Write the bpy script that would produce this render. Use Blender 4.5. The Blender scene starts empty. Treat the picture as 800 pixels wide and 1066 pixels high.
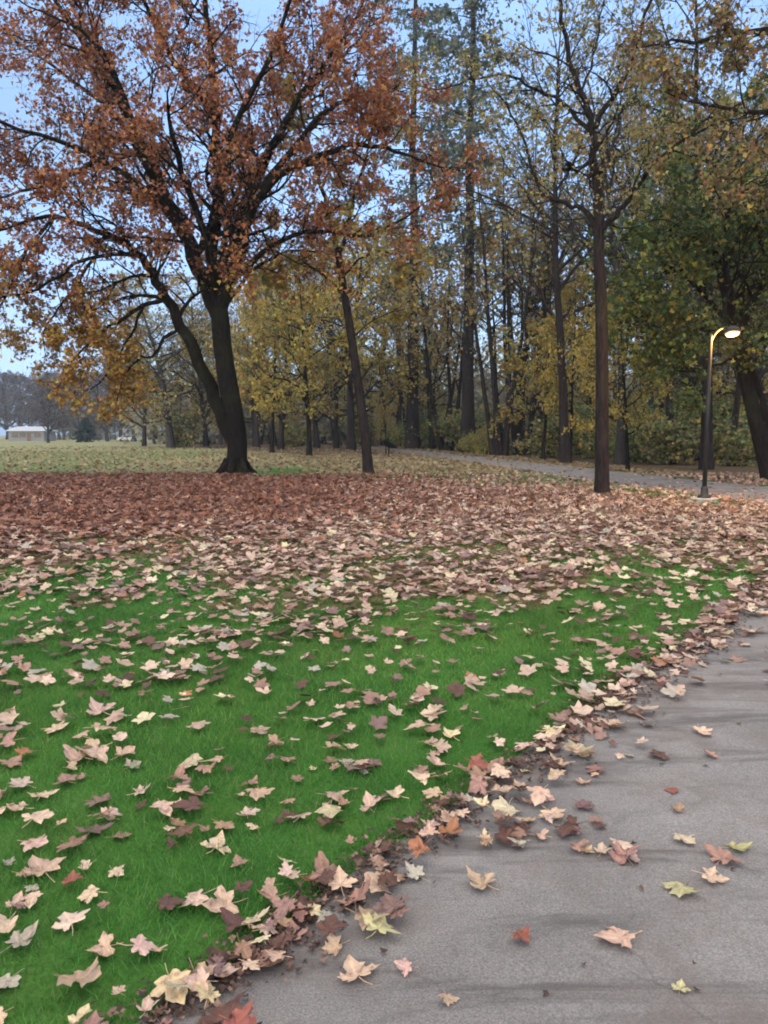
import bpy, math, random
import numpy as np
from mathutils import Vector, Matrix

C = bpy.context.scene.collection
PI = math.pi
F = 805.0; CX = 400.0; CY = 533.0; HC = 1.5
PITCH = math.atan((533 - 453) / F)
cp, sp = math.cos(PITCH), math.sin(PITCH)

# ------------------------------------------------------------------ measuring aids
def ray(px, py):
    u = (px - CX) / F; v = (CY - py) / F
    return Vector((u, cp + v * sp, -sp + v * cp))
def G(px, py, z=0.0):
    r = ray(px, py); t = (z - HC) / r.z
    return Vector((r.x * t, r.y * t, z))
def W(px, py, Y):
    r = ray(px, py); t = Y / r.y
    return Vector((r.x * t, Y, HC + r.z * t))
def proj(x, y, z):
    z = z - HC
    dep = y * cp - z * sp
    v = y * sp + z * cp
    return CX + F * x / dep, CY - F * v / dep, dep

# ------------------------------------------------------------------ value noise
_h = np.random.RandomState(5).rand(257, 257)
def vnoise(x, y, s=1.0, o=0):
    x = np.asarray(x, float) / s + 37.3 + o * 17.7; y = np.asarray(y, float) / s + 91.1 + o * 5.3
    xi = np.floor(x).astype(int); yi = np.floor(y).astype(int)
    fx = x - xi; fy = y - yi
    fx = fx * fx * (3 - 2 * fx); fy = fy * fy * (3 - 2 * fy)
    a = _h[xi % 257, yi % 257]; b = _h[(xi + 1) % 257, yi % 257]
    c = _h[xi % 257, (yi + 1) % 257]; d = _h[(xi + 1) % 257, (yi + 1) % 257]
    return (a * (1 - fx) + b * fx) * (1 - fy) + (c * (1 - fx) + d * fx) * fy

# ------------------------------------------------------------------ materials
def newmat(name):
    m = bpy.data.materials.new(name); m.use_nodes = True
    nt = m.node_tree; nt.nodes.clear()
    return m, nt
def N(nt, t, **kw):
    n = nt.nodes.new(t)
    for k, v in kw.items():
        if k in n.inputs: n.inputs[k].default_value = v
        else: setattr(n, k, v)
    return n
def L(nt, a, b): nt.links.new(a, b)
def ramp(nt, stops, interp='LINEAR'):
    r = nt.nodes.new('ShaderNodeValToRGB'); r.color_ramp.interpolation = interp
    e = r.color_ramp.elements
    while len(e) < len(stops): e.new(0.5)
    for i, (p, c) in enumerate(stops):
        e[i].position = p; e[i].color = (c[0], c[1], c[2], 1)
    return r
def mix(nt, fac, a, b, mode='MIX'):
    m = nt.nodes.new('ShaderNodeMix'); m.data_type = 'RGBA'; m.blend_type = mode
    for sock, v in ((m.inputs[0], fac), (m.inputs[6], a), (m.inputs[7], b)):
        if isinstance(v, (int, float)): sock.default_value = v
        elif isinstance(v, tuple): sock.default_value = (v[0], v[1], v[2], 1)
        else: L(nt, v, sock)
    return m.outputs[2]

def leaf_mat(name, mode, transl=0.3, mott=0.35, scale=40.0):
    m, nt = newmat(name)
    if mode == 'attr':
        src = N(nt, 'ShaderNodeAttribute', attribute_name='Col').outputs['Color']
    else:
        src = N(nt, 'ShaderNodeObjectInfo').outputs['Color']
    tc = N(nt, 'ShaderNodeTexCoord')
    col = src
    if mott > .28:
        no = N(nt, 'ShaderNodeTexNoise', Scale=scale, Detail=2.0, Roughness=0.6)
        L(nt, tc.outputs['Object'], no.inputs['Vector'])
        r = ramp(nt, [(0.3, (1 - mott,) * 3), (0.7, (1 + mott * 0.4,) * 3)])
        L(nt, no.outputs['Fac'], r.inputs[0])
        col = mix(nt, 1.0, src, r.outputs[0], 'MULTIPLY')
    p = N(nt, 'ShaderNodeBsdfPrincipled', Roughness=0.62)
    p.inputs['Specular IOR Level'].default_value = 0.25
    L(nt, col, p.inputs['Base Color'])
    t = N(nt, 'ShaderNodeBsdfTranslucent'); L(nt, col, t.inputs['Color'])
    mx = N(nt, 'ShaderNodeMixShader'); mx.inputs[0].default_value = transl
    L(nt, p.outputs[0], mx.inputs[1]); L(nt, t.outputs[0], mx.inputs[2])
    o = N(nt, 'ShaderNodeOutputMaterial'); L(nt, mx.outputs[0], o.inputs['Surface'])
    return m

def veined_mat(name, mode):
    """fallen leaf close to the camera: object colour, veins from the leaf's own UV, blotches"""
    m, nt = newmat(name)
    if mode == 'attr': src = N(nt, 'ShaderNodeAttribute', attribute_name='Col').outputs['Color']
    else: src = N(nt, 'ShaderNodeObjectInfo').outputs['Color']
    v = N(nt, 'ShaderNodeAttribute', attribute_name='vein')
    tc = N(nt, 'ShaderNodeTexCoord'); oi = N(nt, 'ShaderNodeObjectInfo')
    ad = N(nt, 'ShaderNodeVectorMath', operation='ADD')
    mu = N(nt, 'ShaderNodeMath', operation='MULTIPLY'); mu.inputs[1].default_value = 31.0
    L(nt, oi.outputs['Random'], mu.inputs[0])
    L(nt, tc.outputs['Object'], ad.inputs[0]); L(nt, mu.outputs[0], ad.inputs[1])
    no = N(nt, 'ShaderNodeTexNoise', Scale=2.6, Detail=5.0, Roughness=0.65)
    L(nt, ad.outputs[0], no.inputs['Vector'])
    r = ramp(nt, [(0.30, (0.50, 0.40, 0.38)), (0.47, (0.95, 0.95, 0.95)), (0.75, (1.14, 1.12, 1.06))])
    L(nt, no.outputs['Fac'], r.inputs[0])
    col = mix(nt, 1.0, src, r.outputs[0], 'MULTIPLY')
    col = mix(nt, v.outputs['Fac'], col, mix(nt, 1.0, col, (1.35, 1.3, 1.15), 'MULTIPLY'))
    p = N(nt, 'ShaderNodeBsdfPrincipled', Roughness=0.55)
    p.inputs['Specular IOR Level'].default_value = 0.3
    L(nt, col, p.inputs['Base Color'])
    bp = N(nt, 'ShaderNodeBump', Strength=0.35, Distance=0.05)
    L(nt, no.outputs['Fac'], bp.inputs['Height']); L(nt, bp.outputs[0], p.inputs['Normal'])
    t = N(nt, 'ShaderNodeBsdfTranslucent'); L(nt, col, t.inputs['Color'])
    mx = N(nt, 'ShaderNodeMixShader'); mx.inputs[0].default_value = 0.12
    L(nt, p.outputs[0], mx.inputs[1]); L(nt, t.outputs[0], mx.inputs[2])
    o = N(nt, 'ShaderNodeOutputMaterial'); L(nt, mx.outputs[0], o.inputs['Surface'])
    return m

def bark_mat(name, c1, c2, moss=0.3):
    m, nt = newmat(name)
    tc = N(nt, 'ShaderNodeTexCoord')
    mp = N(nt, 'ShaderNodeMapping'); mp.inputs['Scale'].default_value = (7, 7, 1.3)
    L(nt, tc.outputs['Object'], mp.inputs['Vector'])
    no = N(nt, 'ShaderNodeTexNoise', Scale=2.2, Detail=7.0, Roughness=0.7)
    L(nt, mp.outputs[0], no.inputs['Vector'])
    r = ramp(nt, [(0.35, c1), (0.68, c2)]); L(nt, no.outputs['Fac'], r.inputs[0])
    n2 = N(nt, 'ShaderNodeTexNoise', Scale=0.8, Detail=4.0); L(nt, tc.outputs['Object'], n2.inputs['Vector'])
    r2 = ramp(nt, [(0.5, (0, 0, 0)), (0.68, (moss,) * 3)]); L(nt, n2.outputs['Fac'], r2.inputs[0])
    col = mix(nt, r2.outputs[0], r.outputs[0], (0.045, 0.06, 0.022))
    p = N(nt, 'ShaderNodeBsdfPrincipled', Roughness=0.95)
    p.inputs['Specular IOR Level'].default_value = 0.05
    L(nt, col, p.inputs['Base Color'])
    b = N(nt, 'ShaderNodeBump', Strength=1.0, Distance=0.12)
    L(nt, no.outputs['Fac'], b.inputs['Height']); L(nt, b.outputs[0], p.inputs['Normal'])
    o = N(nt, 'ShaderNodeOutputMaterial'); L(nt, p.outputs[0], o.inputs['Surface'])
    return m

def plain_mat(name, col, rough=0.6, metal=0.0, noise=0.15, scale=6.0, emit=None):
    m, nt = newmat(name)
    tc = N(nt, 'ShaderNodeTexCoord')
    no = N(nt, 'ShaderNodeTexNoise', Scale=scale, Detail=4.0); L(nt, tc.outputs['Object'], no.inputs['Vector'])
    r = ramp(nt, [(0.3, tuple(c * (1 - noise) for c in col)), (0.7, tuple(c * (1 + noise) for c in col))])
    L(nt, no.outputs['Fac'], r.inputs[0])
    p = N(nt, 'ShaderNodeBsdfPrincipled', Roughness=rough, Metallic=metal)
    L(nt, r.outputs[0], p.inputs['Base Color'])
    if emit:
        p.inputs['Emission Color'].default_value = (emit[0], emit[1], emit[2], 1)
        p.inputs['Emission Strength'].default_value = emit[3]
    o = N(nt, 'ShaderNodeOutputMaterial'); L(nt, p.outputs[0], o.inputs['Surface'])
    return m

M_BARK_DARK = bark_mat('maple_bark', (0.007, 0.0065, 0.006), (0.028, 0.024, 0.020), 0.3)
M_BARK_MID = bark_mat('brown_bark', (0.014, 0.012, 0.012), (0.055, 0.043, 0.042), 0.25)
M_BARK_GREY = bark_mat('grey_bark', (0.022, 0.021, 0.022), (0.085, 0.077, 0.075), 0.3)
M_CROWN = leaf_mat('crown_leaf', 'attr', 0.35, 0.25, 3.0)
M_LITTER = leaf_mat('litter_leaf', 'attr', 0.12, 0.3, 30.0)
M_LEAF = veined_mat('fallen_leaf', 'obj')
M_BLADE = leaf_mat('grass_blade', 'attr', 0.30, 0.1, 2.0)

# ------------------------------------------------------------------ object helpers
def tag(o, label=None, cat=None, group=None, kind=None):
    if label: o['label'] = label
    if cat: o['category'] = cat
    if group: o['group'] = group
    if kind: o['kind'] = kind
    return o
def empty(name, loc, rz=0.0, sc=(1, 1, 1)):
    o = bpy.data.objects.new(name, None); C.objects.link(o)
    o.location = loc; o.rotation_euler = (0, 0, rz); o.scale = sc
    o.empty_display_size = 0.2
    return o
def link(name, me, mat, parent=None):
    o = bpy.data.objects.new(name, me); C.objects.link(o)
    if mat and not me.materials: me.materials.append(mat)
    if parent: o.parent = parent
    return o
def mesh_np(name, V, Fc, col=None, smooth=False, extra=None):
    V = np.asarray(V, np.float32); Fc = np.asarray(Fc, np.int32)
    me = bpy.data.meshes.new(name)
    k = Fc.shape[1]
    me.vertices.add(len(V)); me.vertices.foreach_set('co', V.ravel())
    me.loops.add(Fc.size); me.loops.foreach_set('vertex_index', Fc.ravel())
    me.polygons.add(len(Fc))
    me.polygons.foreach_set('loop_start', np.arange(0, Fc.size, k, dtype=np.int32))
    me.polygons.foreach_set('loop_total', np.full(len(Fc), k, np.int32))
    me.update(calc_edges=True)
    if smooth: me.polygons.foreach_set('use_smooth', np.ones(len(Fc), bool))
    if col is not None:
        a = me.attributes.new('Col', 'FLOAT_COLOR', 'POINT')
        c4 = np.ones((len(V), 4), np.float32); c4[:, :3] = col
        a.data.foreach_set('color', c4.ravel())
    for nm, arr in (extra or {}).items():
        a = me.attributes.new(nm, 'FLOAT', 'POINT'); a.data.foreach_set('value', np.asarray(arr, np.float32))
    me.validate()
    return me
def mesh_py(name, V, Fc, smooth=False):
    me = bpy.data.meshes.new(name); me.from_pydata([tuple(v) for v in V], [], Fc); me.update()
    if smooth: me.polygons.foreach_set('use_smooth', np.ones(len(Fc), bool))
    return me

class Tubes:
    def __init__(s): s.V = []; s.F = []
    def add(s, pts, rad, sides=None, rough=0.0, cap=True, rng=None):
        n = len(pts)
        if n < 2: return
        if sides is None:
            r = rad[0]
            sides = 14 if r > .25 else 9 if r > .1 else 6 if r > .04 else 4 if r > .014 else 3
        base = len(s.V)
        d = (pts[1] - pts[0]).normalized()
        u = d.orthogonal().normalized()
        for i in range(n):
            if i == 0: t = pts[1] - pts[0]
            elif i == n - 1: t = pts[-1] - pts[-2]
            else: t = pts[i + 1] - pts[i - 1]
            t.normalize()
            u = (u - t * u.dot(t))
            if u.length < 1e-6: u = t.orthogonal()
            u.normalize(); v = t.cross(u)
            p = pts[i]; r = rad[i]
            for k in range(sides):
                a = 2 * PI * k / sides
                rr = r
                if rough:
                    rr = r * (1 + rough * math.sin(3 * a + i * .35) + rough * .8 * math.sin(5 * a - i * .5 + 1.3))
                s.V.append(p + u * (math.cos(a) * rr) + v * (math.sin(a) * rr))
        for i in range(n - 1):
            for k in range(sides):
                a = base + i * sides + k; b = base + i * sides + (k + 1) % sides
                s.F.append((a, b, b + sides, a + sides))
        if cap:
            s.F.append(tuple(base + (n - 1) * sides + k for k in range(sides)))
    def mesh(s, name): return mesh_py(name, s.V, s.F, True)

def catmull(pts, sub=4):
    out = []
    P = [pts[0]] + list(pts) + [pts[-1]]
    for i in range(1, len(P) - 2):
        for k in range(sub):
            t = k / sub
            a, b, c, d = P[i - 1], P[i], P[i + 1], P[i + 2]
            out.append(0.5 * ((2 * b) + (c - a) * t + (2 * a - 5 * b + 4 * c - d) * t * t + (3 * b - a - 3 * c + d) * t ** 3))
    out.append(pts[-1].copy())
    return out

# ------------------------------------------------------------------ trees
def rvec(rng):
    return Vector((rng.gauss(0, 1), rng.gauss(0, 1), rng.gauss(0, 1))).normalized()
class Spec: pass
def spec(levels, leaves, trop=0.05, wob=0.25, spread=0.25, mask=0.0):
    s = Spec(); s.lv = levels; s.leaves = leaves; s.trop = trop; s.wob = wob; s.spread = spread; s.mask = mask
    return s
def grow(tb, lp, S, rng, p, d, Ln, r, lvl):
    """lvl indexes S.lv: (segments, children, child length ratio, angle min, angle max)"""
    nseg, nch, ratio, a0, a1 = S.lv[lvl]
    pts = [p.copy()]; rad = [r]; dirs = [d.copy()]
    st = Ln / nseg
    for i in range(nseg):
        d = d + rvec(rng) * S.wob + Vector((0, 0, S.trop)); d.normalize()
        p = p + d * st
        pts.append(p.copy()); dirs.append(d.copy())
        rad.append(max(0.0035, r * (1 - 0.82 * (i + 1) / nseg)))
    tb.add(pts, rad, cap=False)
    last = lvl == len(S.lv) - 1
    if last or lvl == len(S.lv) - 2:
        nl = S.leaves if last else max(1, S.leaves // 2)
        for k in range(nl):
            t = rng.uniform(0.15, 1) * (nseg - 1e-3); i = int(t)
            q = pts[i].lerp(pts[i + 1], t - i)
            lp.append(q + rvec(rng) * (S.spread * rng.random()))
    if not last:
        for k in range(nch):
            t = (0.22 + 0.76 * (k + rng.random()) / nch) * (nseg - 1e-3); i = int(t)
            q = pts[i].lerp(pts[i + 1], t - i); dd = dirs[i]
            ax = dd.orthogonal().normalized()
            ax.rotate(Matrix.Rotation(rng.uniform(0, 2 * PI), 3, dd))
            ang = rng.uniform(a0, a1)
            nd = dd * math.cos(ang) + ax * math.sin(ang)
            cl = Ln * ratio * rng.uniform(0.7, 1.25) * (1.15 - 0.5 * t / nseg)
            cr = max(0.004, min(rad[i] * 0.72, r * 0.5))
            grow(tb, lp, S, rng, q, nd, cl, cr, lvl + 1)
    return pts

def limb(tb, lp, S, rng, pts, r0, r1, nch, clen, t0=0.25, sub=4, rough=0.0, amin=0.5, amax=1.25):
    P = catmull(pts, sub); n = len(P)
    for i in range(1, n - 1): P[i] = P[i] + rvec(rng) * (0.04 + 0.12 * r0)
    rad = [r0 + (r1 - r0) * i / (n - 1) for i in range(n)]
    tb.add(P, rad, rough=rough, cap=False)
    for k in range(nch):
        t = (t0 + (1 - t0) * (k + rng.random()) / nch) * (n - 1 - 1e-3); i = int(t)
        q = P[i].lerp(P[i + 1], t - i); dd = (P[i + 1] - P[i]).normalized()
        ax = dd.orthogonal().normalized(); ax.rotate(Matrix.Rotation(rng.uniform(0, 2 * PI), 3, dd))
        ang = rng.uniform(amin, amax)
        nd = dd * math.cos(ang) + ax * math.sin(ang)
        grow(tb, lp, S, rng, q, nd, clen * rng.uniform(.6, 1.25) * (1.1 - .35 * t / n), max(0.012, rad[i] * 0.45), 0)
    grow(tb, lp, S, rng, P[-1], (P[-1] - P[-2]).normalized(), clen * .8, r1, 0)
    return P

# leaf templates (x, y in leaf plane)
T_SMALL = (np.array([(0, -.5, 0), (.5, -.18, .07), (.17, .05, 0), (.0, .62, .1), (-.17, .05, 0), (-.5, -.18, .07)]),
           np.array([(0, 1, 2), (0, 2, 4), (2, 3, 4), (0, 4, 5)]))
T_TINY = (np.array([(0, -.55, 0), (.42, 0, .1), (0, .55, 0), (-.42, 0, .1)]), np.array([(0, 1, 3), (1, 2, 3)]))
T_NEEDLE = (np.array([(-.11, -.6, 0), (.11, -.6, 0), (.03, .6, .1), (-.6, .1, 0), (.5, .2, .1), (0, 0, 0)]),
            np.array([(0, 1, 2), (3, 5, 2), (5, 4, 2)]))
def rotmats(n, R, flat=None):
    """random orientations; flat = max tilt (rad) for leaves lying on the ground"""
    if flat is None:
        q = R.normal(size=(n, 4)); q /= np.linalg.norm(q, axis=1)[:, None]
        w, x, y, z = q.T
    else:
        yaw = R.rand(n) * 2 * PI; til = flat * R.rand(n) ** 0.7; az = R.rand(n) * 2 * PI
        w1, z1 = np.cos(yaw / 2), np.sin(yaw / 2)
        w2, x2, y2 = np.cos(til / 2), np.sin(til / 2) * np.cos(az), np.sin(til / 2) * np.sin(az)
        w = w2 * w1; x = x2 * w1 + y2 * z1; y = y2 * w1 - x2 * z1; z = w2 * z1
    m = np.empty((n, 3, 3))
    m[:, 0, 0] = 1 - 2 * (y * y + z * z); m[:, 0, 1] = 2 * (x * y - z * w); m[:, 0, 2] = 2 * (x * z + y * w)
    m[:, 1, 0] = 2 * (x * y + z * w); m[:, 1, 1] = 1 - 2 * (x * x + z * z); m[:, 1, 2] = 2 * (y * z - x * w)
    m[:, 2, 0] = 2 * (x * z - y * w); m[:, 2, 1] = 2 * (y * z + x * w); m[:, 2, 2] = 1 - 2 * (x * x + y * y)
    return m
def scatter(name, P, size, col, T, R, flat=None, curl=0.0):
    P = np.asarray(P, float); n = len(P)
    tv, tf = T
    sc = (np.asarray(size) * np.ones(n))[:, None, None]
    A = np.repeat(tv[None], n, 0).astype(float)
    if curl:
        rr = (A[:, :, 0] ** 2 + A[:, :, 1] ** 2)
        A[:, :, 2] += rr * (R.uniform(-curl * .4, curl, n))[:, None] + R.normal(0, curl * .12, A.shape[:2])
    V = np.einsum('nij,nkj->nki', rotmats(n, R, flat), A * sc) + P[:, None, :]
    k = len(tv)
    Fc = (tf[None] + (np.arange(n) * k)[:, None, None]).reshape(-1, 3)
    return mesh_np(name, V.reshape(-1, 3), Fc, np.repeat(col, k, 0))
def palette(n, R, cols, wts, jit=0.18, field=None):
    cols = np.array(cols); w = np.array(wts, float); w /= w.sum()
    c = cols[R.choice(len(cols), n, p=w)]
    c = c * (1 + R.normal(0, jit, (n, 1))) * (1 + R.normal(0, jit * .35, (n, 3)))
    return np.clip(c, 0.004, 0.9)
def clump_mask(P, R, s=1.3, thr=0.42, soft=0.2):
    v = .6 * vnoise(P[:, 0] + P[:, 2] * .37, P[:, 2] + P[:, 1] * .51, s, 3) + .4 * vnoise(P[:, 1] - P[:, 2] * .2, P[:, 0] + P[:, 2] * .3, s * .6, 8)
    return R.rand(len(P)) < np.clip((v - thr) / soft + .5, 0.05, 1)

RUST = [(.33, .11, .048), (.42, .17, .07), (.20, .07, .04), (.44, .24, .10), (.27, .13, .08)]
GOLD = [(.47, .36, .075), (.38, .29, .07), (.44, .26, .065), (.33, .28, .08), (.24, .20, .065)]
OLIVE = [(.28, .26, .10), (.36, .30, .11), (.20, .21, .09), (.40, .30, .11), (.27, .21, .11)]
DGREEN = [(.045, .085, .032), (.07, .115, .04), (.035, .06, .028), (.10, .12, .03), (.16, .15, .035)]
PINE = [(.08, .11, .08), (.12, .15, .11), (.06, .08, .065), (.17, .17, .11)]
TAN = [(.26, .17, .09), (.20, .12, .07), (.15, .09, .055), (.33, .21, .07), (.14, .12, .055)]
GREY = [(.15, .14, .12), (.19, .16, .12), (.12, .12, .105)]
YGREEN = [(.20, .26, .09), (.27, .30, .10), (.15, .20, .08), (.33, .31, .11)]

# ================================================================== A. great maple
def W3(l, Y0): return [W(a, b, Y0 + c) for a, b, c in l]
def build_maple():
    rng = random.Random(11); R = np.random.RandomState(11)
    Y0 = 30.0
    base = G(247, 493); base = Vector((base.x, Y0, 0))
    root = empty('maple_tree', base)
    tag(root, 'great dark maple with rust brown leaves and forked trunk standing in the red leaf carpet', 'tree')
    off = -base
    S = spec([(5, 6, .62, .45, 1.1), (4, 6, .55, .5, 1.2), (3, 0, 0, 0, 0)], 9, trop=0.02, wob=.3, spread=.28)
    tb = Tubes()
    tr = W3([(247, 496, 0), (247, 470, 0), (244, 435, 0), (237, 395, 0), (232, 360, 0), (229, 325, 0), (226, 285, 0)], Y0)
    tr[0].z = -0.05; tr[0].x = base.x
    tr = [p + off for p in catmull(tr, 5)]
    n = len(tr)
    rad = [0.39 - .06 * min(1, (i / n) * 1.1) + 0.20 * math.exp(-i * .9) for i in range(n)]
    for i in range(n): rad[i] *= 1 - .55 * max(0, (i - (n - 7)) / 6) ** 1.5
    tb.add(tr, rad, sides=20, rough=.045)
    # root flares
    for a in (0.3, 0.9, 1.5, 2.6, 3.7, 4.6, 5.6):
        dv = Vector((math.cos(a), math.sin(a), 0))
        tb.add([Vector((0, 0, .55)) + dv * .3, Vector((0, 0, .2)) + dv * .52, Vector((0, 0, -.05)) + dv * .85], [.16, .15, .06], sides=8)
    lp_all = []
    def lm(pl, r0, r1, nch, clen, name='limb', t0=.2, rough=.03, parent=root, **k):
        t = Tubes(); lp = []
        limb(t, lp, S, rng, [p + off for p in W3(pl, Y0)], r0, r1, nch, clen, t0=t0, rough=rough, **k)
        lp_all.extend(lp)
        link(name, t.mesh(name), M_BARK_DARK, root)
    link('trunk', tb.mesh('trunk'), M_BARK_DARK, root)
    lm([(243, 458, 0), (224, 415, -.2), (203, 368, -.5), (184, 330, -.8), (163, 292, -1.2), (140, 262, -1.6), (100, 240, -2), (50, 225, -2.6)], .29, .07, 13, 3.0, t0=.4)
    lm([(230, 332, 0), (212, 290, .2), (192, 245, .3), (170, 198, .4), (152, 160, .5), (125, 105, 1), (95, 55, 1), (60, 5, 1)], .34, .09, 17, 3.2)
    lm([(231, 325, 0), (221, 270, 0), (227, 200, -.4), (224, 120, -.6), (218, 40, -1), (205, -50, -1.5)], .27, .06, 15, 3.2)
    lm([(230, 330, 0), (244, 262, .5), (255, 215, 1), (285, 150, 2), (320, 95, 2.5), (365, 50, 3)], .26, .06, 16, 3.1)
    lm([(229, 332, 0), (250, 270, -.6), (268, 205, -1.5), (320, 168, -2.5), (375, 150, -3), (420, 160, -3.5)], .20, .05, 13, 2.8)
    lm([(205, 262, 0), (160, 205, -1.2), (100, 165, -2), (40, 140, -2.6), (-30, 120, -3)], .15, .04, 12, 3.0)
    lm([(226, 230, 0), (242, 140, -2), (285, 55, -3), (310, -40, -4)], .14, .04, 10, 3.0)
    lm([(228, 310, 0), (215, 250, -2.5), (190, 180, -5), (175, 110, -7)], .18, .04, 11, 3.0)
    lm([(230, 300, 0), (235, 240, 2.5), (255, 170, 5), (260, 90, 7)], .18, .04, 11, 3.0)
    lm([(229, 306, 0), (280, 258, -.8), (330, 240, -1.5), (380, 245, -2), (425, 225, -2.5)], .11, .035, 10, 2.4)
    lm([(175, 310, -1), (150, 318, -1.6), (122, 335, -2.2), (100, 352, -2.6), (78, 372, -3)], .09, .025, 8, 1.7, t0=.4)
    lm([(190, 340, -.6), (172, 352, -1), (160, 372, -1.6), (146, 372, -2), (128, 395, -2.4)], .08, .02, 7, 1.35, t0=.55)
    lm([(160, 190, .4), (120, 120, 2), (70, 80, 4), (10, 40, 5)], .13, .035, 11, 3.0)
    lm([(229, 325, 0), (260, 285, 1.5), (300, 262, 3.0), (345, 262, 4.5)], .1, .03, 8, 2.2)
    lm([(140, 265, -1.6), (90, 270, -2.6), (40, 300, -3.4), (0, 310, -4)], .08, .025, 8, 2.0)
    lm([(60, 225, -2.6), (35, 250, -3), (15, 290, -3.2), (-5, 330, -3.5)], .07, .025, 11, 1.9)
    lm([(110, 245, -1.8), (85, 290, -1.2), (60, 320, -.8), (45, 350, -.5)], .07, .025, 10, 1.5)
    lm([(150, 318, -1.6), (135, 350, -2), (115, 385, -2.3), (95, 405, -2.6)], .06, .02, 9, 1.3, t0=.3)
    lm([(100, 165, -2), (60, 190, -1.5), (20, 200, -1), (-25, 215, -.5)], .09, .03, 12, 2.6)
    lm([(165, 205, .4), (110, 60, -1.5), (60, 20, -2.5)], .13, .035, 11, 2.8)
    lm([(250, 235, 1), (300, 120, .5), (345, 60, 0), (375, 10, -.5)], .14, .04, 13, 2.9)
    lm([(270, 200, -1.5), (325, 130, -2.5), (360, 105, -3.2), (390, 95, -3.5)], .12, .035, 11, 2.2)
    lm([(224, 120, -.6), (180, 60, -1), (150, 0, -1.5), (130, -60, -2)], .13, .035, 12, 2.9)
    P = np.array([tuple(v) for v in lp_all])
    P = P[clump_mask(P, R, 1.5, .385, .22)]
    # thin the windward (left) side
    P = P[(R.rand(len(P)) < np.where(P[:, 0] < -3.0, .85, 1.0))]
    P = P[(R.rand(len(P)) < np.where((P[:, 2] < 7.0) & (P[:, 0] < -1.5), .66, 1.0))]
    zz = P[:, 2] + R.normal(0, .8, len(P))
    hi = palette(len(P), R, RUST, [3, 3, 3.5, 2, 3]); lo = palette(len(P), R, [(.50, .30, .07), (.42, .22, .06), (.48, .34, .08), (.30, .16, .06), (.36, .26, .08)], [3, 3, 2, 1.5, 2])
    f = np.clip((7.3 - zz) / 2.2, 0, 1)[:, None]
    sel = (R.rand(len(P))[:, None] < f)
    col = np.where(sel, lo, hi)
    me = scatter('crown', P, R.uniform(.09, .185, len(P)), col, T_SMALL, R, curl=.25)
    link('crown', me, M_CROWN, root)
    print('maple leaves', len(P))
build_maple()

# ================================================================== B. slim leaning tree
def build_custom(name, base_px, Y0, label, trunk, trad, limbs, S, pal, size, bark, seed, cat='tree', thr=.4, dens=1.0, curl=.25, T=T_SMALL, rough=.03, group=None):
    rng = random.Random(seed); R = np.random.RandomState(seed)
    b = W(base_px[0], base_px[1], Y0); base = Vector((b.x, Y0, 0)); off = -base
    root = empty(name, base); tag(root, label, cat, group)
    tb = Tubes()
    tr = W3(trunk, Y0); tr[0].z = -.05
    tr = [p + off for p in catmull(tr, 5)]; n = len(tr)
    rad = [trad[0] + (trad[1] - trad[0]) * i / (n - 1) + trad[0] * .45 * math.exp(-i * 1.1) for i in range(n)]
    tb.add(tr, rad, sides=14, rough=rough)
    link('trunk', tb.mesh('trunk'), bark, root)
    lps = []
    for pl, r0, r1, nch, clen, t0 in limbs:
        t = Tubes(); lp = []
        limb(t, lp, S, rng, [p + off for p in W3(pl, Y0)], r0, r1, nch, clen, t0=t0)
        lps.extend(lp); link('limb', t.mesh('limb'), bark, root)
    P = np.array([tuple(v) for v in lps]); P = P[clump_mask(P, R, 1.4, thr, .3) & (R.rand(len(P)) < dens)]
    me = scatter('crown', P, R.uniform(size[0], size[1], len(P)), palette(len(P), R, *pal), T, R, curl=curl)
    link('crown', me, M_CROWN, root)
    print(name, len(P))
    return root
S_B = spec([(5, 5, .6, .45, 1.1), (4, 5, .55, .5, 1.2), (3, 0, 0, 0, 0)], 6, trop=.03, wob=.3, spread=.25)
build_custom('maple_tree', (383, 493), 30.0, 'slender brown tree leaning slightly left with sparse olive gold leaves beside the great maple',
    [(384, 495, 0), (380, 450, 0), (373, 400, 0), (365, 345, 0), (358, 300, 0), (352, 262, 0)], (.20, .13),
    [([(353, 268, 0), (345, 235, 0), (335, 195, 0), (322, 150, .5), (310, 100, 1)], .10, .03, 9, 2.0, .2),
     ([(353, 268, 0), (362, 235, .3), (372, 195, .5), (385, 150, 1), (395, 95, 1)], .10, .03, 9, 2.0, .2),
     ([(356, 290, 0), (375, 270, -.8), (400, 262, -1.4), (425, 270, -2)], .05, .02, 6, 1.5, .2),
     ([(360, 310, 0), (335, 285, 1), (310, 272, 2), (285, 280, 3)], .05, .02, 7, 1.6, .2),
     ([(367, 350, 0), (395, 330, 1), (420, 322, 1.5)], .035, .015, 3, 1.0, .3)],
    S_B, (OLIVE + GOLD[:3], [3, 3, 2, 3, 2, 3, 3, 3]), (.12, .21), M_BARK_MID, 21, thr=.42)

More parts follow.
